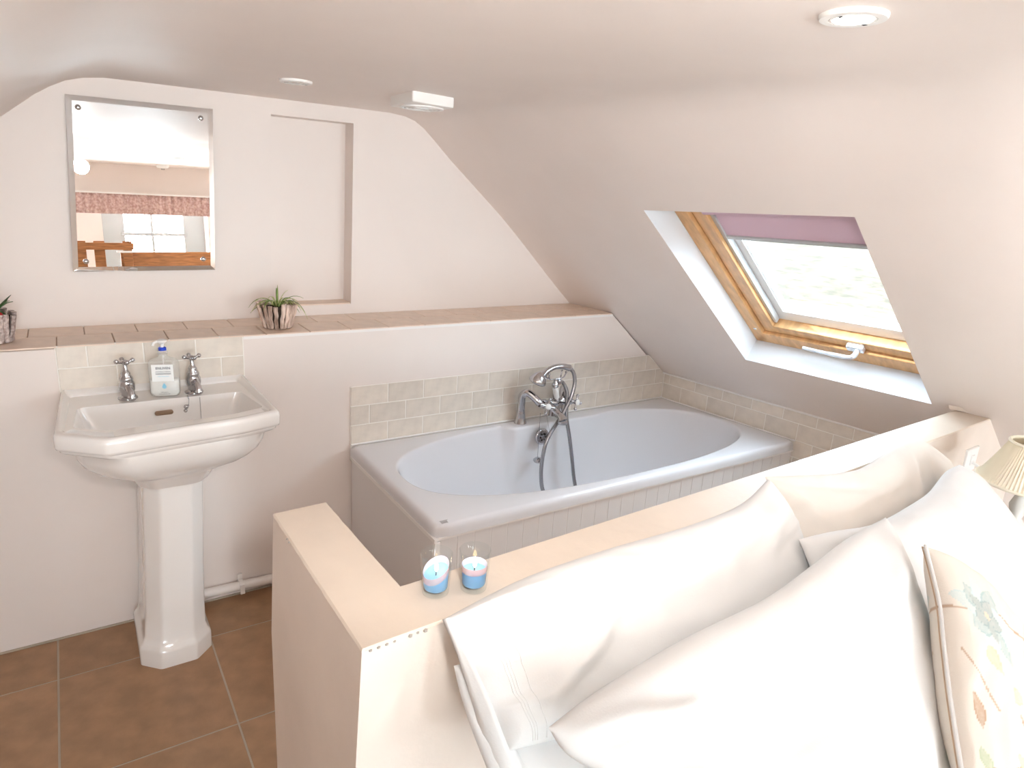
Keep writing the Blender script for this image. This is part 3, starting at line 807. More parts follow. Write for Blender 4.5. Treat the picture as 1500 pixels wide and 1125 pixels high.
    ch = ch.build('plug_chain', m_hose, t, smooth=True); ch['kind'] = 'stuff'
    c2 = MB(); p0, p1 = Vector((.845, -.100, .60)), Vector((.860, -.14, .462))
    for i in range(30): c2.ball(p0.lerp(p1, i/29), .0013, 6, (1, 1, 1.4))
    c2 = c2.build('loose_chain', m_hose, t, smooth=True); c2['kind'] = 'stuff'
    MB().lathe((.7960, -.144, .372), [(.004, .016), (.012, .013), (.021, .006), (.022, 0), (.018, -.006), (.010, -.009)], 20).build('bath_plug', m_chrome, t, smooth=True)
    # ---------------- mixer
    mx = MB()
    # connecting body
    yb = -.115; zb = .622
    mx.lathe((.800, yb, zb), [(.0135, 0), (.0150, .012), (.0185, .020), (.0185, .034), (.0130, .040), (.0150, .060), (.0205, .070), (.0205, .092), (.0150, .100), (.0130, .118), (.0185, .126), (.0185, .140), (.0150, .148), (.0135, .160)], 22, (1, 0, 0))
    mb_ = mx.build('mixer_tap', m_chrome, t, smooth=True, angle=50)
    for sx, xx in ((-1, .752), (1, .975)):
        pts = [(xx, -.052, .5232), (xx, -.052, .575), (xx, -.052, .615), (xx+.002*-sx, -.054, .648), (xx-.012*sx, -.068, .664), (xx-.028*sx, -.085, .655), (xx-.046*sx, -.108, .632), (xx-.052*sx, -.113, .624)]
        pl_ = catmull(pts, 5); n = len(pl_)
        rad = [.0275 if i < 1 else (.026 if i < 2 else max(.0165, .025-.0014*i)) for i in range(n)]
        MB().tube(pl_, rad, 18).build('pillar', m_chrome, mb_, smooth=True, angle=60)
        # valve head and cross handle pointing outwards to the bather
        bx = .838 if sx < 0 else .972
        by = -.148 if sx < 0 else -.130
        bz = .614 if sx < 0 else .626
        ax = Vector((-.35*-sx*-1 if False else .25*sx, -.95, .12)).normalized()
        base = Vector((.818 if sx < 0 else .948, yb-.010, zb))
        MB().lathe(base, [(.017, 0), (.0175, .008), (.0125, .014), (.0145, .020), (.010, .026), (.008, .040)], 18, ax).build('valve', m_chrome, mb_, smooth=True)
        hc = base+ax*.048
        u = ax.orthogonal().normalized(); v = ax.cross(u)
        hd = MB()
        for k in range(4):
            a = .5+k*PI/2; dr = u*math.cos(a)+v*math.sin(a)
            hd.tube([hc, hc+dr*.015, hc+dr*.029], [.0062, .0045, .0058], 8); hd.ball(hc+dr*.030, .0072, 8)
        hd.lathe(hc-ax*.008, [(.009, 0), (.0115, .006), (.0105, .013)], 14, ax)
        hh = hd.build('cross_handle', m_chrome, mb_, smooth=True, angle=60)
        MB().lathe(hc+ax*.0045, [(.0128, 0), (.0128, .004), (.008, .0080), (.001, .009)], 14, ax).build('handle_cap', m_white, mb_, smooth=True)
    # spout
    sp = catmull([(.842, -.118, .620), (.850, -.142, .610), (.860, -.170, .594), (.866, -.192, .580), (.868, -.203, .566)], 5)
    MB().tube(sp, [.0165-.0003*i for i in range(12)]+[.014+.0010*i for i in range(9)], 16).build('spout', m_chrome, mb_, smooth=True)
    MB().lathe((.866, -.204, .552), [(.0200, 0), (.0215, .004), (.0200, .012), (.0120, .018)], 18).build('spout_nozzle', m_chrome, mb_, smooth=True)
    MB().tube([(.875, -.110, .615), (.874, -.110, .575), (.874, -.110, .560)], [.012, .012, .014], 14).build('lower_boss', m_chrome, mb_, smooth=True)
    # riser + cradle
    rs = MB(); rs.tube([(.884, yb, .640), (.882, yb, .672), (.880, yb, .700)], [.012, .009, .0085], 12)
    rs.lathe((.880, yb, .690), [(.013, 0), (.016, .006), (.016, .014), (.011, .020), (.0095, .034)], 16)
    rs.build('riser', m_chrome, mb_, smooth=True, angle=60)
    cr = MB()
    for dx in (-.033, .045):
        cx_ = .866+dx
        for s in (-1, 1):
            cr.tube(catmull([(.875, yb, .726), (.870+dx*.6, yb-.004, .728), (cx_, yb+s*.010-.004, .737), (cx_+dx*.15, yb+s*.015-.004, .757)], 4), .0032, 8)
            cr.ball((cx_+dx*.15, yb+s*.015-.004, .758), .0052, 8)
    cr.build('cradle', m_chrome, mb_, smooth=True)
    # diverter lever: white porcelain
    lv = MB(); lv.lathe((.874, yb-.026, .648), [(.0085, 0), (.0120, .006), (.0125, .030), (.0105, .055), (.0085, .060)], 18, (-.42, -.22, .86)); lv.build('diverter_lever', m_white, mb_, label='white ceramic diverter lever', smooth=True, angle=60)
    MB().ball((.847, yb-.042, .706), .0085, 12).build('lever_knob', m_chrome, mb_, smooth=True)
    MB().ball((.878, yb-.022, .640), .0105, 12).build('lever_base', m_chrome, mb_, smooth=True)
    # handset
    hp = catmull([(.795, -.125, .748), (.825, -.123, .770), (.862, -.121, .782), (.905, -.121, .782), (.943, -.122, .772)], 6)
    n = len(hp)
    hs = MB(); hs.tube(hp, [.0155-.0040*math.sin(PI*i/(n-1)) for i in range(n)], 16)
    hs.build('shower_handset', m_chrome, mb_, smooth=True)
    hax = Vector((-.30, .20, -.93)).normalized()
    MB().lathe(Vector((.792, -.122, .756)), [(.010, -.012), (.022, 0), (.031, .012), (.036, .024), (.0385, .033), (.037, .037)], 26, hax).build('shower_head', m_chrome, mb_, smooth=True, angle=50)
    MB().lathe(Vector((.792, -.122, .756))+hax*.0375, [(.033, 0), (.033, .002)], 24, hax).build('spray_plate', m_dark, mb_)
    MB().tube([(.944, -.122, .7715), (.957, -.123, .762)], .0095, 12).build('hose_nut', m_chrome, mb_)
    # hose: one continuous loop from handset to the elbow behind
    hpts = [(.944, -.122, .7715), (.962, -.128, .752), (.970, -.134, .715), (.962, -.140, .675), (.944, -.145, .632), (.906, -.152, .578), (.866, -.165, .540), (.826, -.178, .506), (.799, -.185, .462), (.7845, -.19, .400), (.780, -.195, .33), (.790, -.20, .262), (.815, -.22, .205), (.865, -.25, .172), (.93, -.25, .172), (.975, -.21, .200),
            (.972, -.185, .280), (.957, -.175, .380), (.942, -.165, .470), (.930, -.150, .550), (.934, -.135, .615), (.938, -.125, .665), (.925, -.115, .700), (.908, -.113, .711), (.888, -.113, .712)]
    hp = catmull(hpts, 14)
    rad = [.0082+(.0006 if i % 2 else 0) for i in range(len(hp))]
    MB().tube(hp, rad, 10).build('shower_hose', m_hose, mb_, smooth=True, angle=80)
    MB().lathe((.889, -.113, .712), [(.0125, 0), (.0125, .020), (.010, .024)], 12, (1, 0, 0)).build('hose_elbow', m_chrome, mb_)
bath()

# ------------------------------------------------------------------ ceiling fittings
def extractor():
    c = Vector((.131, -.290, 1.742)); a = math.radians(-5)
    t = thing('extractor_vent', 'square white extractor fan cover on the ceiling above the bath', 'ventilator', c)
    P = lambda x, y, z: (.131+x*math.cos(a)-y*math.sin(a)+.05*y*0, -.290+x*math.sin(a)*-1*-1+y*math.cos(a), z)
    cs = [(.0605, -.205), (.0455, -.408), (.1995, -.377), (.2145, -.178)]
    r = lambda s, z: [Vector((p.x, p.y, z)) for p in roundpoly([(c.x+(x-c.x)*s, c.y+(y-c.y)*s) for x, y in cs], .010, 5)]
    MB().rings([r(1, 1.7585), r(1, 1.733), r(.985, 1.7295), r(.95, 1.7285)]).build('cover', m_white, t, smooth=True, angle=50)
    rg = MB()
    rg.lathe((c.x, c.y, 1.7285), [(.068, 0), (.068, -.004), (.060, -.005), (.058, -.001)], 32); rg.build('round_grille', m_white, t, smooth=True)
    for k in range(3):
        rg = MB().lathe((c.x, c.y, 1.7275), [(.020+.013*k, 0), (.020+.013*k, -.0035), (.024+.013*k, -.0035), (.024+.013*k, 0)], 28, cap=False); rg.build('grille_ring', m_white, t)
    MB().lathe((c.x, c.y, 1.7281), [(.057, 0), (.057, -.0006)], 28).build('grille_hole', m_dark, t)
    for a_ in (0, PI/2): MB().box(-.058, .058, -.004, .004, 1.7235, 1.7272, Matrix.Translation((c.x, c.y, 0)) @ Matrix.Rotation(a_+.7, 4, 'Z')).build('grille_bar', m_white, t)
extractor()
def downlight(x, y, r, on, label):
    t = thing('ceiling_downlight', label, 'ceiling light', (x, y, ZC), 'recessed ceiling downlights')
    MB().lathe((x, y, ZC+.001), [(r, 0), (r, -.004), (r*.96, -.0075), (r*.70, -.0075), (r*.68, -.004)], 40, cap=False).build('trim_ring', m_white, t, smooth=True, angle=50)
    MB().lathe((x, y, ZC-.0025), [(r*.665, 0), (r*.665, -.004), (r*.60, -.0045), (r*.59, 0)], 32, cap=False).build('lamp_bezel', m_white, t, smooth=True)
    MB().lathe((x, y, ZC-.003), [(r*.58, -.002), (r*.58, -.0035)], 32).build('lamp_lens', m_lamp if on else m_lampoff, t)
    for s in (-1, 1): MB().box(x+s*r*.64-.003, x+s*r*.64+.003, y-.003, y+.003, ZC-.0080, ZC-.0077).build('spring_clip', m_dark, t)
    if on:
        light('downlight_beam', 'SPOT', (x, y, ZC-.012), 1.6, (1, .90, .78), .02, target=(x, y, 0), spot_size=math.radians(100), spot_blend=.6)
downlight(.082, -1.735, .0445, True, 'glowing recessed downlight near the camera over the half wall')
downlight(-.252, -.273, .0455, False, 'unlit recessed downlight near the tall wall recess')
downlight(.02, -3.45, .0445, True, 'recessed downlight over the bed area seen only in the mirror')

# ------------------------------------------------------------------ socket
def socket():
    base = Vector((1.47, -1.4935, .776)); th = math.atan2(.119, 2.1617)
    t = thing('light_switch', 'white switch plate on the bedroom side of the half wall', 'switch', base)
    M_ = Matrix.Translation(base) @ Matrix.Rotation(th*.95, 4, 'Z')
    MB().box(-.043, .043, -.010, .0, -.040, .040, M_).build('plate', m_white, t, bevel=.003)
    MB().box(-.012, .012, -.0135, -.009, -.016, .016, M_).build('rocker', m_white, t, bevel=.002)
    MB().lathe(M_ @ Vector((0, -.0125, -.004)), [(.0045, 0), (.004, .012), (.005, .022)], 10, (0, -1, -.5)).build('toggle', m_white, t)
socket()

# ------------------------------------------------------------------ candles
def candle(x, y, tilt, nm, lab1, lab2):
    z = ZH
    t = thing('candle_glass', lab1, 'candle holder', (x, y, z), 'glass candle holders on the half wall')
    ro = lambda h: .0208+.0045*h/.068
    out = [(.018, 0), (.0205, .0012), (ro(.006), .006), (ro(.035), .035), (ro(.067), .067), (ro(.068)-.0007, .0686), (ro(.067)-.0019, .067), (ro(.035)-.0022, .035), (ro(.010)-.003, .0105), (.014, .0088), (.001, .0085)]
    MB().lathe((x, y, z+.0003), out, 40).build('glass_cup', m_glass, t, smooth=True, angle=60)
    c = thing('candle', lab2, 'candle', (x, y, z+.01), 'lit blue candles in glasses')
    k = 32; rr = []
    for (r, h, tl) in ((.0175, .0095, 0), (.0185, .012, 0), (.0192, .028, .4), (.0195, .0325, 1)):
        rr.append([Vector((x+r*math.cos(2*PI*i/k), y+r*math.sin(2*PI*i/k), z+h+tl*tilt*math.cos(2*PI*i/k-.3)*r)) for i in range(k)])
    r4 = []
    for (r, h) in ((.015, .0308), (.008, .0300), (.002, .0298)):
        rr.append([Vector((x+r*math.cos(2*PI*i/k), y+r*math.sin(2*PI*i/k), z+h+tilt*math.cos(2*PI*i/k-.3)*r*.7)) for i in range(k)])
    MB().rings(rr).build('wax', m_wax, c, smooth=True, angle=60)
    MB().rings([[Vector((x+r*math.cos(2*PI*i/k), y+r*math.sin(2*PI*i/k), z+h+tilt*math.cos(2*PI*i/k-.3)*r)) for i in range(k)] for r, h in ((.0196, .0323), (.0199, .0350), (.0200, .0435), (.0198, .0435), (.0196, .0335))], True, False, False).build('wax_film', m_wax2, c, label='thin pale lilac film of melted wax', smooth=True)
    MB().tube([(x, y, z+.028), (x+.0005, y, z+.039)], .0008, 6).build('wick', m_wick, c)
    MB().lathe((x+.0005, y, z+.037), [(.0008, 0), (.0026, .003), (.0031, .006), (.0022, .011), (.0009, .016), (.0002, .019)], 14).build('flame', m_flame, c, smooth=True)
    light('candle_light', 'POINT', (x, y, z+.054), .003, (1, .72, .45), .006)
candle(-.4185, -1.5300, .55, 'a', 'glass votive cup holding a lopsided melted candle, nearer the corner of the half wall', 'blue candle with a slanting melted top, nearer the corner of the half wall')
candle(-.3600, -1.5470, .02, 'b', 'glass votive cup holding a level candle, nearer the white pillow', 'blue candle with an even top, nearer the white pillow')

# ------------------------------------------------------------------ driftwood pots and plants
def pot(cx, cy, z, rb, rt, h, m, name_label, seed, nst):
    rnd = random.Random(seed)
    t = thing('potted_plant', name_label, 'plant', (cx, cy, z))
    MB().lathe((cx, cy, z+.002), [(rb*.80, 0), (rb*.86, .004), (rt*.80, h*.80), (rt*.72, h*.80), (rt*.70, h*.72)], 24).build('pot_liner', m_soil, t)
    for k in range(nst):
        a = 2*PI*k/nst+rnd.uniform(-.05, .05); w = 2*PI*rb/nst*.44; hh = h*rnd.uniform(.86, 1.08)
        p0 = Vector((cx+rb*math.cos(a), cy+rb*math.sin(a), z+.001))
        a2 = a+rnd.uniform(-.14, .14); p1 = Vector((cx+rt*math.cos(a2), cy+rt*math.sin(a2), z+hh))
        pts = [p0.lerp(p1, i/5)+Vector((rnd.uniform(-1, 1), rnd.uniform(-1, 1), 0))*.0016 for i in range(6)]
        mb = MB(); rings = []
        ang = rnd.uniform(0, 6)
        for i, p in enumerate(pts):
            ww = w*(1.0+.35*i/5)*rnd.uniform(.9, 1.1)
            rad = Vector((math.cos(a), math.sin(a), 0)); tan = Vector((-math.sin(a), math.cos(a), 0))
            rings.append([p+(tan*math.cos(q)*ww+rad*math.sin(q)*ww*.75)*rnd.uniform(.86, 1.12) for q in [2*PI*j/6+ang for j in range(6)]])
        mb.rings(rings).build('driftwood_stick', m, t)
    return t
def blade(t, p0, d, L, w, droop, m, name='leaf', n=9, up=1.0):
    p = Vector(p0); v = Vector(d).normalized(); rows_ = []
    side = v.cross(Z); side = side.normalized() if side.length > .05 else Vector((1, 0, 0))
    for i in range(n):
        f = i/(n-1); ww = w*(math.sin(PI*(.22+.78*f))**.8 if f < 1 else .02)
        ww = max(ww, w*.04); nn = side.cross(v).normalized()
        rows_.append([p-side*ww, p+nn*ww*.35*-1, p+side*ww])
        p = p+v*(L/(n-1)); v = (v+Vector((0, 0, -droop/(n-1)))).normalized()
    mb = MB().rings(rows_, False, False, False)
    o = mb.build(name, m, t, smooth=True, angle=180)
    sd = o.modifiers.new('thick', 'SOLIDIFY'); sd.thickness = .0008
    return o
t = pot(-.2315, .095, .9772, .046, .066, .086, m_stick, 'small spider plant in a driftwood pot below the wall recess', 3, 20)
rnd = random.Random(5)
spec = [(-1.0, .9, .075, 2.4), (-.7, 1.0, .085, 2.6), (-.9, .35, .07, 1.6), (-.5, .6, .06, 2.3), (.05, 1.6, .055, .2), (.9, .8, .075, 2.6), (1.0, .9, .095, 2.9), (.6, .7, .085, 2.8), (.8, .4, .07, 2.2), (.3, 1.2, .05, 1.5)]
for k, (dx, dz, L, dr) in enumerate(spec):
    dy = rnd.uniform(-.6, .2)
    blade(t, (-.2315+dx*.01, .092+dy*.01, .9772+.078), (dx, dy, dz), L*1.35, .0032, dr, m_leaf if k % 3 else m_leaf2)
for k in range(16):
    a = 2*PI*k/16+.2; e = rnd.uniform(.4, 1.4)
    blade(t, (-.2315+.010*math.cos(a), .092+.010*math.sin(a), .9772+.076), (math.cos(a), math.sin(a)-.2, e+.9), rnd.uniform(.065, .11), .0030, rnd.uniform(1.8, 3.2), m_leaf if k % 2 else m_leaf2)
t = pot(-1.046, .105, .9772, .044, .058, .092, m_stick2, 'dark green succulent in a sparkly driftwood pot at the left end of the ledge', 9, 17)
for k in range(18):
    a = 2*PI*k/18; e = rnd.uniform(.2, 1.5)
    blade(t, (-1.046+.012*math.cos(a), .105+.012*math.sin(a), .9772+.082), (math.cos(a), math.sin(a), e+.3), rnd.uniform(.060, .085), .0055, rnd.uniform(.2, 1.6), m_leafd)
MB().ball((-1.022, .060, 1.064), .009, 10).build('red_bud', mat('red_bud', (.5, .02, .02), .4), t, smooth=True)

# ------------------------------------------------------------------ bed and pillows
def interp(poly, t):
    P = [Vector(p) for p in poly]; L = [0]
    for i in range(1, len(P)): L.append(L[-1]+(P[i]-P[i-1]).length)
    d = t*L[-1]
    for i in range(1, len(P)):
        if d <= L[i]+1e-9:
            f = (d-L[i-1])/max(1e-9, L[i]-L[i-1])
            a = P[max(i-2, 0)]; b = P[i-1]; c = P[i]; e = P[min(i+1, len(P)-1)]
            return .5*((2*b)+(-a+c)*f+(2*a-5*b+4*c-e)*f*f+(-a+3*b-3*c+e)*f**3)
    return P[-1].copy()
def pillow(name, label, cat, E, m, tf, tb, seed=0, nu=90, nv=60, wr=.006, group=None, power=.5, folds=(), part='pillowcase', ext=0, corner=.0):
    top, left, right, bot = (list(E[k]) for k in ('top', 'left', 'right', 'bot'))
    n = Vector((.0605, -1.1, 1)).normalized()
    c0 = interp(top, .5); t = thing(name, label, cat, c0, group)
    T0, T1, B0, B1 = Vector(top[0]), Vector(top[-1]), Vector(bot[0]), Vector(bot[-1])
    dn = Vector((0, -.67, -.74))*ext
    def coons(u, v):
        p = interp(top, u)*(1-v)+interp(bot, u)*v+interp(left, v)*(1-u)+interp(right, v)*u
        p -= T0*(1-u)*(1-v)+T1*u*(1-v)+B0*(1-u)*v+B1*u*v
        return p+dn*v
    vs = []; fs = []
    def prof(u, v):
        a = max(0, 1-abs(2*u-1)**3.2)**power; b = max(0, 1-abs(2*v-1)**3.2)**power
        return a*b
    for side, th in ((1, tf), (-1, tb)):
        for j in range(nv+1):
            for i in range(nu+1):
                # denser near the edges
                u = .5-.5*math.cos(PI*i/nu); v = .5-.5*math.cos(PI*j/nv)
                u = .6*u+.4*i/nu; v = .6*v+.4*j/nv
                p = coons(u, v); f = prof(u, v)
                e = min(1, f*1.6)
                w = noise.noise(Vector((u*5+seed, v*4, seed*.7)))*wr*1.6+noise.noise(Vector((u*16+seed, v*7+u*4, seed)))*wr*.55
                # gathers radiating from seams
                g = (1-f)*f*4
                w += math.sin(u*70+3*noise.noise(Vector((u*6, v*6, seed))))*wr*.14*g*(1 if v < .3 or v > .7 else .2)
                w += math.sin(v*46+3*noise.noise(Vector((v*6, u*6, seed+3))))*wr*.22*g*(1 if u < .2 or u > .8 else .1)
                for (fu0, fv0, fu1, fv1, wd, am) in folds:
                    ax, ay = fu1-fu0, fv1-fv0; L2 = ax*ax+ay*ay
                    s = max(0, min(1, ((u-fu0)*ax+(v-fv0)*ay)/L2)); dx, dy = u-fu0-ax*s, v-fv0-ay*s
                    w += 1.5*am*math.exp(-(dx*dx+dy*dy)/(wd*wd))*math.sin(PI*min(1, max(0, s*.9+.1)))
                vs.append(p+n*(side*(th*f)+w*e*(1 if side > 0 else .4)))
    nn = (nu+1)*(nv+1)
    for s in (0, 1):
        for j in range(nv):
            for i in range(nu):
                a = s*nn+j*(nu+1)+i; q = (a, a+1, a+nu+2, a+nu+1)
                fs.append(q if s else q[::-1])
    mb = MB().add(vs, fs)
    off = root_of(t)
    me = bpy.data.meshes.new(part); me.from_pydata([v-off for v in vs], [], fs); me.update()
    bm = bmesh.new(); bm.from_mesh(me); bmesh.ops.remove_doubles(bm, verts=bm.verts, dist=.0002); bmesh.ops.recalc_face_normals(bm, faces=bm.faces); bm.to_mesh(me); bm.free()
    me.materials.append(m); o = bpy.data.objects.new(part, me); COL.objects.link(o); o.parent = t; smooth_obj(o, 75)
    return t, o, coons, n, prof
PA = dict(top=[(-0.461, -1.638, 0.927), (-0.317, -1.619, 0.938), (-0.158, -1.611, 0.938), (0.058, -1.605, 0.931), (0.218, -1.593, 0.934), (0.332, -1.567, 0.956)], left=[(-0.461, -1.638, 0.927), (-0.449, -1.682, 0.877), (-0.432, -1.727, 0.826), (-0.422, -1.761, 0.789)], right=[(0.332, -1.567, 0.956), (0.341, -1.612, 0.906), (0.327, -1.685, 0.827), (0.316, -1.789, 0.713)], bot=[(-0.422, -1.761, 0.789), (-0.246, -1.774, 0.764), (0.049, -1.79, 0.728), (0.316, -1.789, 0.713)])
PF = dict(top=[(-0.454, -1.659, 0.863), (-0.297, -1.663, 0.849), (-0.098, -1.682, 0.816), (0.146, -1.704, 0.776)], left=[(-0.454, -1.659, 0.863), (-0.456, -1.686, 0.833), (-0.453, -1.722, 0.793), (-0.442, -1.781, 0.728)], right=[(0.146, -1.704, 0.776), (0.157, -1.788, 0.683), (0.135, -1.861, 0.605), (0.112, -1.913, 0.548)], bot=[(-0.442, -1.781, 0.728), (-0.293, -1.846, 0.648), (-0.121, -1.889, 0.589), (0.112, -1.913, 0.548)])
PB = dict(top=[(-0.429, -1.844, 0.898), (-0.338, -1.831, 0.906), (-0.178, -1.817, 0.912), (0.016, -1.807, 0.911), (0.163, -1.79, 0.921), (0.287, -1.774, 0.931), (0.437, -1.763, 0.935)], left=[(-0.429, -1.844, 0.898), (-0.407, -1.864, 0.874), (-0.32, -1.891, 0.839), (-0.278, -1.947, 0.776), (-0.284, -1.994, 0.723)], right=[(0.437, -1.763, 0.935), (0.416, -1.826, 0.867), (0.362, -1.894, 0.795), (0.304, -1.962, 0.724), (0.212, -2.066, 0.614)], bot=[(-0.284, -1.994, 0.723), (-0.168, -2.021, 0.687), (0.001, -2.049, 0.646), (0.212, -2.066, 0.614)])
PC = dict(top=[(0.36, -1.539, 0.945), (0.484, -1.549, 0.927), (0.68, -1.557, 0.906), (0.824, -1.542, 0.914), (0.939, -1.527, 0.924), (1.028, -1.525, 0.92), (1.136, -1.579, 0.855)], left=[(0.36, -1.539, 0.945), (0.366, -1.589, 0.89), (0.364, -1.643, 0.83), (0.347, -1.708, 0.76)], right=[(1.136, -1.579, 0.855), (1.077, -1.63, 0.802), (0.965, -1.717, 0.713), (0.881, -1.786, 0.642)], bot=[(0.347, -1.708, 0.76), (0.494, -1.739, 0.717), (0.681, -1.767, 0.675), (0.881, -1.786, 0.642)])
PD = dict(top=[(0.258, -1.702, 0.902), (0.357, -1.704, 0.894), (0.51, -1.71, 0.878), (0.665, -1.7, 0.88), (0.784, -1.687, 0.887), (0.898, -1.664, 0.905), (0.981, -1.658, 0.907)], left=[(0.258, -1.702, 0.902), (0.254, -1.733, 0.868), (0.244, -1.795, 0.8), (0.214, -1.878, 0.712)], right=[(0.981, -1.658, 0.907), (1.036, -1.684, 0.875), (1.057, -1.731, 0.822), (1.082, -1.8, 0.744), (1.066, -1.924, 0.61)], bot=[(0.214, -1.878, 0.712), (0.377, -1.925, 0.65), (0.655, -1.944, 0.613), (1.066, -1.924, 0.61)])
PG = dict(top=[(0.37, -1.868, 0.943), (0.438, -1.897, 0.907), (0.481, -1.936, 0.861), (0.493, -1.989, 0.802), (0.504, -2.065, 0.718)], left=[(0.37, -1.868, 0.943), (0.325, -1.926, 0.882), (0.276, -1.967, 0.839), (0.218, -2.016, 0.789), (0.146, -2.084, 0.719)], right=[(0.504, -2.065, 0.718), (0.476, -2.104, 0.677), (0.43, -2.136, 0.644), (0.379, -2.164, 0.616)], bot=[(0.146, -2.084, 0.719), (0.196, -2.114, 0.683), (0.279, -2.143, 0.646), (0.379, -2.164, 0.616)])
GP = 'white pillows heaped against the half wall'
pillow('pillow', 'flattened white pillow at the foot of the heap, beneath the one with the open hem', 'pillow', PF, m_linen, .035, .015, 11, 60, 40, .004, GP)
tA, oA, coA, nA, prA = pillow('pillow', 'long white pillow resting on the half wall, with a stitched open hem beside the candles', 'pillow', PA, m_linen, .060, .018, 2, 110, 60, .007, GP,
    folds=[(.02, .02, .22, .12, .03, .012), (.05, .15, .30, .55, .035, .008), (.12, .75, .30, .35, .03, .010), (.35, .10, .60, .30, .03, .006), (.9, .1, .75, .4, .04, .007)])
pillow('pillow', 'large white pillow in front, its upper corner peaking above the floral cushion', 'pillow', PB, m_linen, .060, .022, 5, 120, 70, .006, GP,
    folds=[(.02, .05, .22, .18, .03, .010), (.05, .55, .55, .45, .04, .006), (.95, .03, .75, .35, .035, .008), (.5, .9, .95, .35, .03, .004), (.05, .25, .18, .5, .03, -.006)], ext=.10)
pillow('pillow', 'cream white pillow lying over the half wall near the switch plate', 'pillow', PC, m_cream, .045, .012, 8, 90, 60, .005, GP,
    folds=[(.05, .14, .45, .22, .03, -.004), (.0, .0, .12, .5, .03, .008), (.70, .05, .62, .6, .035, .007), (.85, .10, .80, .7, .03, -.007)])
pillow('pillow', 'white pillow behind the floral cushion, its rounded corner next to the lampshade', 'pillow', PD, m_linen, .055, .020, 12, 90, 60, .007, GP,
    folds=[(.93, .02, .80, .6, .035, .009), (.85, .05, .62, .7, .035, -.007), (.45, .10, .55, .8, .04, .006)], ext=.06)
# hem of the open pillowcase end
def hem():
    off = root_of(tA)
    # back layer turning out to the side of the pillow
    o1 = [(-.4640, -1.6395, .928), (-.4565, -1.668, .888), (-.4500, -1.705, .836), (-.4450, -1.745, .780), (-.434, -1.790, .722)]
    i1 = [(-.4560, -1.6420, .9285), (-.4400, -1.680, .887), (-.4240, -1.725, .835), (-.412, -1.762, .786), (-.398, -1.80, .738)]
    O1 = catmull(o1, 6); I1 = catmull(i1, 6)
    rows_ = []
    for k in range(6):
        f = k/5; rows_.append([a.lerp(b, f)+nA*(.012*math.sin(PI*f)+.003*math.sin(9*f+i*.25)) for i, (a, b) in enumerate(zip(O1, I1))])
    o = MB().rings(rows_, False, False, False).build('hem_flap', m_linen, tA, smooth=True, angle=180)
    sd = o.modifiers.new('thick', 'SOLIDIFY'); sd.thickness = .0015
    # stitched hem band on the front face
    rows_ = []
    for i in range(9):
        u = .0+.105*i/8; row = []
        for j in range(46):
            v = .10+.90*j/45
            p = coA(u, v); f = prA(u, v)
            row.append(p+nA*(.060*f+.006+.0012*math.sin(i*PI)))
        rows_.append(row)
    bpy.context.view_layer.update()
    for u in (.060, .066, .072, .092):
        pts = []
        for j in range(60):
            v = .05+.90*j/59; p = coA(u, v)-off; ok, hit, nn_, _ = oA.ray_cast(p+nA*.15, -nA)
            if ok: pts.append(hit+off+nn_*.0002)
        if len(pts) > 10: MB().tube(pts, .0008, 6).build('hem_stitching', m_linen, tA, smooth=True)
hem()
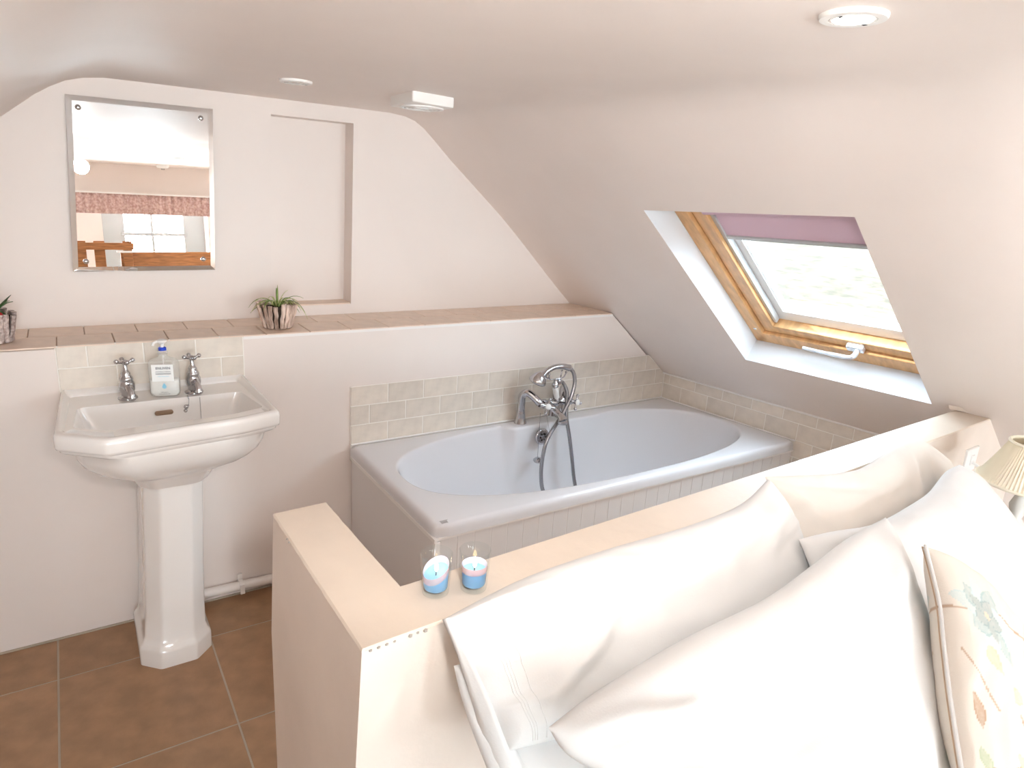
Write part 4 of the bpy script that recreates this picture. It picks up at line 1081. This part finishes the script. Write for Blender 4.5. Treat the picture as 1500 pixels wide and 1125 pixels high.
# floral cushion with printed cover
def cushion():
    t, o, co, n, pr_ = pillow('floral_cushion', 'cream scatter cushion printed with faded blue and brown flowers', 'cushion', PG, m_linen, .050, .055, 20, 150, 170, .004, part='cushion_cover', power=.55)
    me = o.data; me.materials.clear()
    m = mat('printed_linen', (.86, .80, .73), .9, bump=.15, bump_scale=400)
    nt = m.node_tree; a = nt.nodes.new('ShaderNodeVertexColor'); a.layer_name = 'print'
    nt.links.new(a.outputs[0], nt.nodes['Principled BSDF'].inputs['Base Color']); me.materials.append(m)
    T0, T1, B0 = Vector(PG['top'][0]), Vector(PG['top'][-1]), Vector(PG['bot'][0])
    off = root_of(t); eu = (T1-T0); ev = (B0-T0)
    at_ = me.color_attributes.new('print', 'FLOAT_COLOR', 'POINT')
    base = Vector((.70, .645, .58))
    def petal(u, v, cx, cy, ang, L, w):
        dx, dy = u-cx, v-cy; a_ = dx*math.cos(ang)+dy*math.sin(ang); b_ = -dx*math.sin(ang)+dy*math.cos(ang)
        if a_ < 0 or a_ > L: return 0, 0
        ww = w*math.sin(PI*(a_/L)**.8); 
        if ww <= 0: return 0, 0
        r = abs(b_)/ww
        return (1 if r < 1 else 0), r
    blue, teal, brown, tan, green = Vector((.36, .47, .47)), Vector((.50, .60, .60)), Vector((.42, .27, .17)), Vector((.72, .52, .36)), Vector((.42, .50, .33))
    items = []
    def flower(cx, cy, R_, c1, c2):
        for k in range(9): items.append((cx, cy, k*2*PI/9+.3, R_*(.75+.35*((k*7) % 5)/5), R_*.26, c1 if k % 2 else c2))
        for k in range(5): items.append((cx, cy, k*2*PI/5, R_*.5, R_*.16, Vector((.30, .38, .38))))
        items.append((cx-.015, cy, 0, .04, .016, tan))
    flower(.25, .18, .20, blue, teal); flower(.75, .62, .15, tan, teal); flower(.12, .98, .12, tan, blue)
    for (cx, cy, an, L, w, c) in ((.20, .33, .9, .10, .045, tan), (.36, .42, 2.2, .10, .035, tan), (.52, .50, 1.2, .09, .03, tan), (.06, .60, 1.3, .13, .030, brown), (.33, .52, 1.0, .17, .022, brown), (.70, .55, 1.4, .14, .02, brown),
                                 (.06, .80, 1.3, .10, .028, green), (.62, .92, 2.0, .15, .03, tan), (.80, .28, .6, .12, .03, tan), (.25, .72, .2, .12, .022, tan), (.88, .45, 2.2, .10, .03, blue)):
        items.append((cx, cy, an, L, w, c))
    stems = [((.02, .26), (.20, .20)), ((.36, .66), (.40, .95)), ((.30, .10), (.62, .12)), ((.42, .45), (.34, .72)), ((.34, .72), (.10, .86)), ((.60, .60), (.52, .95)), ((.60, .60), (.70, .40)), ((.05, .45), (.2, .6)), ((.5, .95), (.3, 1.0))]
    G_ = Matrix(((eu.dot(eu), eu.dot(ev)), (eu.dot(ev), ev.dot(ev)))).inverted()
    for i, v_ in enumerate(me.vertices):
        p = v_.co+off-T0; r = G_ @ Vector((p.dot(eu), p.dot(ev))); u, v = r.x, r.y
        wu = u+.02*noise.noise(Vector((u*9, v*9, 1))); wv = v+.02*noise.noise(Vector((u*9, v*9, 4)))
        c = base.copy()
        for (a0, a1) in stems:
            ax, ay = a1[0]-a0[0], a1[1]-a0[1]; s = max(0, min(1, ((wu-a0[0])*ax+(wv-a0[1])*ay)/(ax*ax+ay*ay)))
            if math.hypot(wu-a0[0]-ax*s, wv-a0[1]-ay*s) < .006: c = brown.lerp(base, .2)
        for (cx, cy, an, L, w, col) in items:
            hit, q = petal(wu, wv, cx, cy, an, L, w)
            if hit: c = col.lerp(base, .25+.35*abs(noise.noise(Vector((u*40, v*40, 2))))) if q < .8 else col.lerp(base, .05)
        at_.data[i].color = (*c, 1)
    # piped seam
    edge = []
    for k in range(0, 61): edge.append(co(0, 1-k/60))
    for k in range(1, 61): edge.append(co(k/60, 0))
    MB().tube([p+n*.002 for p in edge], .0030, 8).build('seam_piping', m_linen, t, smooth=True)
    MB().tube([p-n*.0045 for p in edge], .0012, 6).build('seam_brown_cord', m_cord, t, label='brown cord line along the seam', smooth=True)  # thin brown cord just behind the piping
cushion()
# the bed that carries them
def bed():
    t = thing('bed', 'double bed with white bedding along the half wall, mostly hidden under pillows', 'bed', (.35, -2.6, 0))
    MB().box(-.33, 1.00, -3.62, -1.66, .10, .30).build('divan_base', m_cream, t, bevel=.02)
    MB().box(-.34, 1.01, -3.62, -1.655, .30, .50).build('mattress', m_linen, t, bevel=.04, segs=4)
    mb = MB(); rows_ = []
    for i in range(41):
        x = -.345+1.36*i/40; r = []
        for j in range(41):
            y = -3.64+1.45*j/40; r.append(Vector((x, y, .525+.012*noise.noise(Vector((x*4, y*4, 0)))-(.05 if i in (0, 40) else 0))))
        rows_.append(r)
    d = mb.rings(rows_, False, False, False).build('duvet', m_linen, t, smooth=True, angle=180)
    sd = d.modifiers.new('thick', 'SOLIDIFY'); sd.thickness = .04; sd.offset = -1
    for x in (-.29, .96):
        for y in (-3.58, -1.75): MB().box(x-.03, x+.03, y-.03, y+.03, .008, .10).build('leg', m_wood, t)
bed()
# timber foot rails seen in the mirror
t = thing('timber_balustrade', 'low pine plank rail at the foot of the bed, seen in the mirror', 'rail', (.3, -3.85, 0))
MB().box(-.44, 1.3, -3.87, -3.83, .855, .985).build('top_plank', m_pine2, t, bevel=.004)
for x in (-.42, .42, 1.27): MB().box(x-.03, x+.03, -3.87, -3.83, .008, .86).build('post', m_pine2, t, bevel=.004)
MB().box(-.80, -.34, -3.81, -3.78, 1.005, 1.062).build('upper_rail', m_pine2, t, bevel=.004)
for x, w in ((-.735, .050), (-.59, .040), (-.385, .035)): MB().box(x-w, x+w, -3.825, -3.812, .008, 1.075).build('panel_board', m_pine2, t, bevel=.004)
MB().box(-.47, -.36, -3.80, -3.70, .985, .998).build('shelf', m_white, t, bevel=.003)
# valance over the rear window
t = thing('curtain_valance', 'pink floral valance over the rear window, seen in the mirror', 'curtain', (0, REAR+.12, 1.4))
mb = MB(); rows_ = []
for i in range(161):
    x = -.95+1.9*i/160; rows_.append([Vector((x, REAR+.13+.012*math.sin(i*1.1), z)) for z in (1.287, 1.33, 1.38, 1.43, 1.475)])
v = mb.rings(rows_, False, False, False).build('valance_fabric', m_val, t, smooth=True, angle=180); sd = v.modifiers.new('thick', 'SOLIDIFY'); sd.thickness = .002
MB().box(-.96, .96, REAR, REAR+.14, 1.475, 1.49).build('pelmet_board', m_white, t)
t = thing('smoke_alarm', 'round white smoke alarm on the rear ceiling, seen in the mirror', 'alarm', (.03, -4.6, ZC))
MB().lathe((.03, -4.6, ZC+.002), [(.055, 0), (.055, -.02), (.045, -.032), (.02, -.036)], 24).build('housing', m_white, t, smooth=True, angle=50)
MB().lathe((.03, -4.6, ZC-.036), [(.018, 0), (.014, -.012)], 16).build('sensor_cage', m_lampoff, t)

# ------------------------------------------------------------------ lamp and table at the right edge
def lamp():
    c = Vector((1.248, -1.72, 0))
    t = thing('bedside_table', 'dark wooden bedside table behind the pillows', 'table', (c.x, c.y, 0))
    MB().box(c.x-.17, c.x+.20, c.y-.20, c.y+.12, .58, .605).build('table_top', m_wood, t, bevel=.004)
    MB().box(c.x-.15, c.x+.18, c.y-.18, c.y+.11, .42, .58).build('drawer_box', m_wood, t, bevel=.003)
    for dx in (-.13, .16):
        for dy in (-.16, .09): MB().box(c.x+dx-.018, c.x+dx+.018, c.y+dy-.018, c.y+dy+.018, .008, .42).build('leg', m_wood, t)
    l = thing('table_lamp', 'table lamp with a pleated cream fabric shade', 'lamp', (c.x, c.y, .605))
    MB().lathe((c.x, c.y, .605), [(.055, 0), (.055, .010), (.020, .022), (.016, .04), (.030, .07), (.032, .10), (.014, .125), (.022, .16), (.010, .20), (.010, .26)], 24).build('lamp_base', m_brass, l, smooth=True, angle=50)
    k = 144; rr = []
    ZT, Zb_, rt, rb = .942, .832, .055, .110
    for i in range(13):
        f = i/12; r = rb+(rt-rb)*(f**.85); z = Zb_+(ZT-Zb_)*f
        rr.append([Vector((c.x+(r+.0022*(1 if j % 2 else -1))*math.cos(2*PI*j/k), c.y+(r+.0022*(1 if j % 2 else -1))*math.sin(2*PI*j/k), z)) for j in range(k)])
    s = MB().rings(rr, True, False, False).build('lamp_shade', m_shade, l)
    sd = s.modifiers.new('thick', 'SOLIDIFY'); sd.thickness = .0015
    for r, z in ((rt, ZT), (rb, Zb_)):
        MB().tube([(c.x+(r+.002)*math.cos(2*PI*j/48), c.y+(r+.002)*math.sin(2*PI*j/48), z) for j in range(49)], .0042, 8).build('shade_trim', m_shade, l, smooth=True)
lamp()
